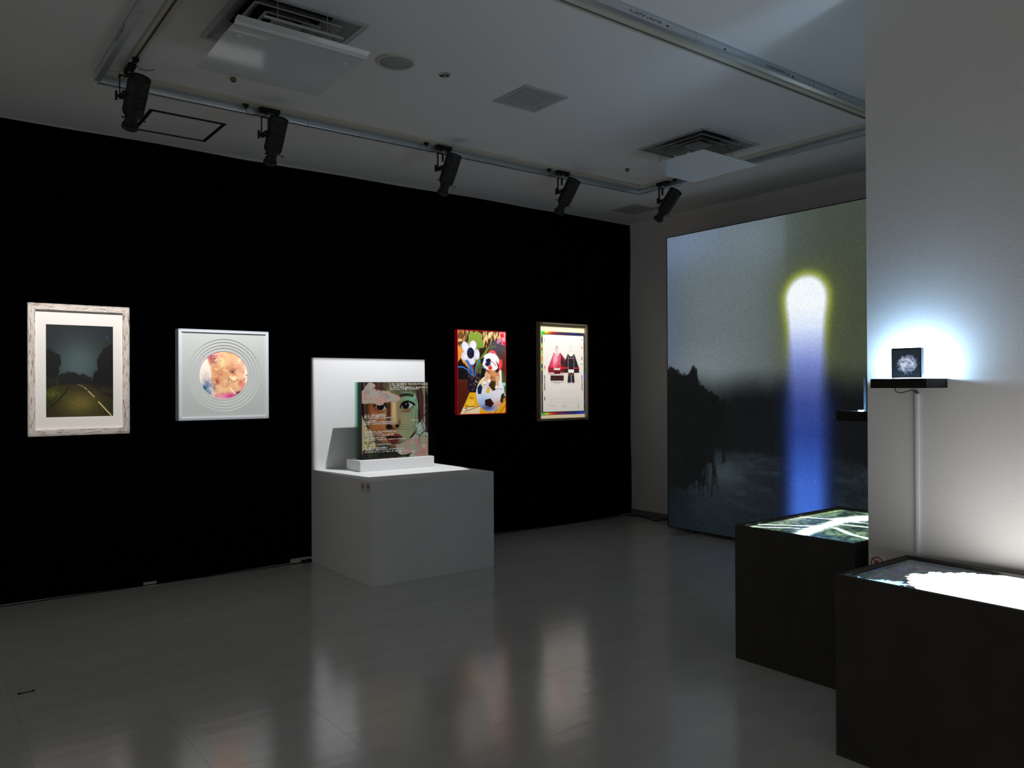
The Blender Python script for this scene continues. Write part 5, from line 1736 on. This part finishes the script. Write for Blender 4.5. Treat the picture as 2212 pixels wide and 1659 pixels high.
cv.poly([(740, 590), (800, 600), (870, 560), (900, 590), (940, 610), (880, 650), (870, 680), (770, 690), (745, 640)], (236, 242, 254), 0.9, 6)
cv.poly([(1000, 570), (1050, 570), (1060, 640), (1040, 690), (1010, 640)], (236, 242, 254), 0.9, 6)
cv.poly([(750, 500), (860, 490), (920, 465), (1000, 510), (1005, 560), (900, 530), (760, 530)], (226, 232, 250), 0.8, 8)
cv.mix(sm(0.66, 0.74, fbm(U * 50, V * 50, 145)) * sm(0.8, 0.95, V), (90, 140, 170), 0.7)
cv.build('cloudy_image', mat_print('block_image', rough=0.2, spec=0.4, gain=0.75, base=0), t, 0.004, -0.0005, 0.007)
M_LED = mat('led_strip', (226, 240, 255), rough=0.4, emit=(178, 216, 255), estr=SHELF_GLOW, var=0.01)
box('lamp_strip', M_LED, t, 0.004, BW - 0.004, 0.019, 0.028, 0.0003, 0.012)
MB().prism([(0.0, 0.0), (BW, 0.0), (BW, 0.0026), (0.0, 0.0026)], 0.0, 0.018, 'y').build('clear_foot', M_BLKEDGE, t)

sh2 = box('wall_shelf', M_SHELF, None, 2.990, 3.190, 1.6005, 1.747, 1.075, 1.115, bevel=0.0008)
tag(sh2, 'black shelf end sticking out behind the corner of the white wall', 'shelf')
t = thing('glass_block', 'clear bluish glass block on the shelf behind the wall corner', 'artwork', (3.02, 1.618, 1.1153))
M_CLEARBLUE = mat('clear_blue_glass', (196, 220, 232), rough=0.05, trans=0.9, ior=1.35, var=0.02)
box('front_sheet', M_CLEARBLUE, t, 0.0, 0.108, 0.020, 0.030, 0.003, 0.132)
box('back_sheet', M_BLKGLASS, t, 0.0, 0.108, 0.010, 0.0195, 0.003, 0.132)
M_LED2 = mat('led_strip_shelf', (226, 240, 255), rough=0.4, emit=(178, 216, 255), estr=SHELF_GLOW * 0.34, var=0.01)
box('lamp_strip', M_LED2, t, 0.004, 0.104, 0.033, 0.055, 0.0003, 0.0035)
box('clear_foot', M_BLKEDGE, t, 0.0, 0.108, 0.010, 0.030, 0.0, 0.0028)

# conduit and cable under the first shelf
cd = MB().prism([(2.9595, 1.4165), (2.9595, 1.4005), (2.951, 1.4015), (2.950, 1.4035), (2.950, 1.4135), (2.951, 1.4155)], 0.0005, 1.187, 'z').build('cable_conduit', M_CONDUIT)
tag(cd, 'slim white plastic conduit running down the wall below the shelf', 'conduit')
def smooth_path(pts, n=8):
    P = [Vector(p) for p in pts]
    P = [P[0] * 2 - P[1]] + P + [P[-1] * 2 - P[-2]]
    out = []
    for i in range(1, len(P) - 2):
        for k in range(n):
            s = k / n
            out.append(0.5 * ((2 * P[i]) + (-P[i - 1] + P[i + 1]) * s + (2 * P[i - 1] - 5 * P[i] + 4 * P[i + 1] - P[i + 2]) * s * s + (-P[i - 1] + 3 * P[i] - 3 * P[i + 1] + P[i + 2]) * s ** 3))
    out.append(P[-2])
    return out
cb = MB().tube(smooth_path([(2.93, 1.476, 1.2078), (2.93, 1.476, 1.200), (2.935, 1.471, 1.192), (2.94, 1.458, 1.190), (2.943, 1.440, 1.195), (2.945, 1.424, 1.199), (2.948, 1.412, 1.195), (2.9535, 1.4075, 1.186)]), 0.0014, 8).build('shelf_cable', M_BLACKPLASTIC)
tag(cb, 'thin black cable looping from under the shelf into the conduit', 'cable')

# ================================================================== odds and ends at floor level
cb = MB().tube(smooth_path([(5.38, 5.27, 0.0055), (5.42, 5.20, 0.0055), (5.43, 5.10, 0.0055), (5.41, 5.00, 0.0055), (5.36, 4.90, 0.0055), (5.42, 4.86, 0.010), (5.44, 4.75, 0.03), (5.43, 4.60, 0.05), (5.35, 4.45, 0.06), (5.262, 4.40, 0.07)]), 0.005, 8).build('power_cable', M_BLACKPLASTIC)
tag(cb, 'black power cable lying from the wall corner to the light box', 'cable')
t = thing('floor_plate', 'small black floor fitting with a bright metal bar, lower left of the floor', 'floor fitting', (0.381, 3.722, 0.0), 0.02)
box('plate', M_BLACKPLASTIC, t, -0.030, 0.030, -0.006, 0.006, 0.0004, 0.002)
box('metal_bar', M_CHROME, t, -0.016, 0.014, -0.002, 0.002, 0.002, 0.0032)
for sx in (-1, 1):
    box('end_clip', M_BLACKMETAL, t, sx * 0.024 - 0.006, sx * 0.024 + 0.006, -0.005, 0.005, 0.002, 0.004)
t = thing('power_strip', 'dark plug strip on the floor at the left rear of the plinth', 'plug', (2.18, 5.268, 0.0))
box('body', M_BLACKPLASTIC, t, 0.0, 0.070, -0.014, 0.014, 0.0005, 0.022, bevel=0.002)
box('pale_side', M_CREAM, t, -0.066, -0.001, 0.006, 0.014, 0.010, 0.022)
MB().lathe([(0.004, 0.022), (0.004, 0.0245), (0.001, 0.0245)], 12, origin=(0.03, 0, 0)).build('lamp_button', M_WHITE, t)
MB().tube(smooth_path([(-0.001, -0.004, 0.006), (-0.04, -0.004, 0.004), (-0.068, 0.002, 0.004)]), 0.003, 6).build('lead', M_BLACKPLASTIC, t)
cb = MB().tube(smooth_path([(3.16, 5.280, 0.004), (3.30, 5.276, 0.004), (3.45, 5.279, 0.004), (3.60, 5.277, 0.004), (3.80, 5.280, 0.004)]), 0.003, 6).build('floor_cable', M_BLACKPLASTIC)
tag(cb, 'thin dark cable at the foot of the black wall right of the plinth', 'cable')
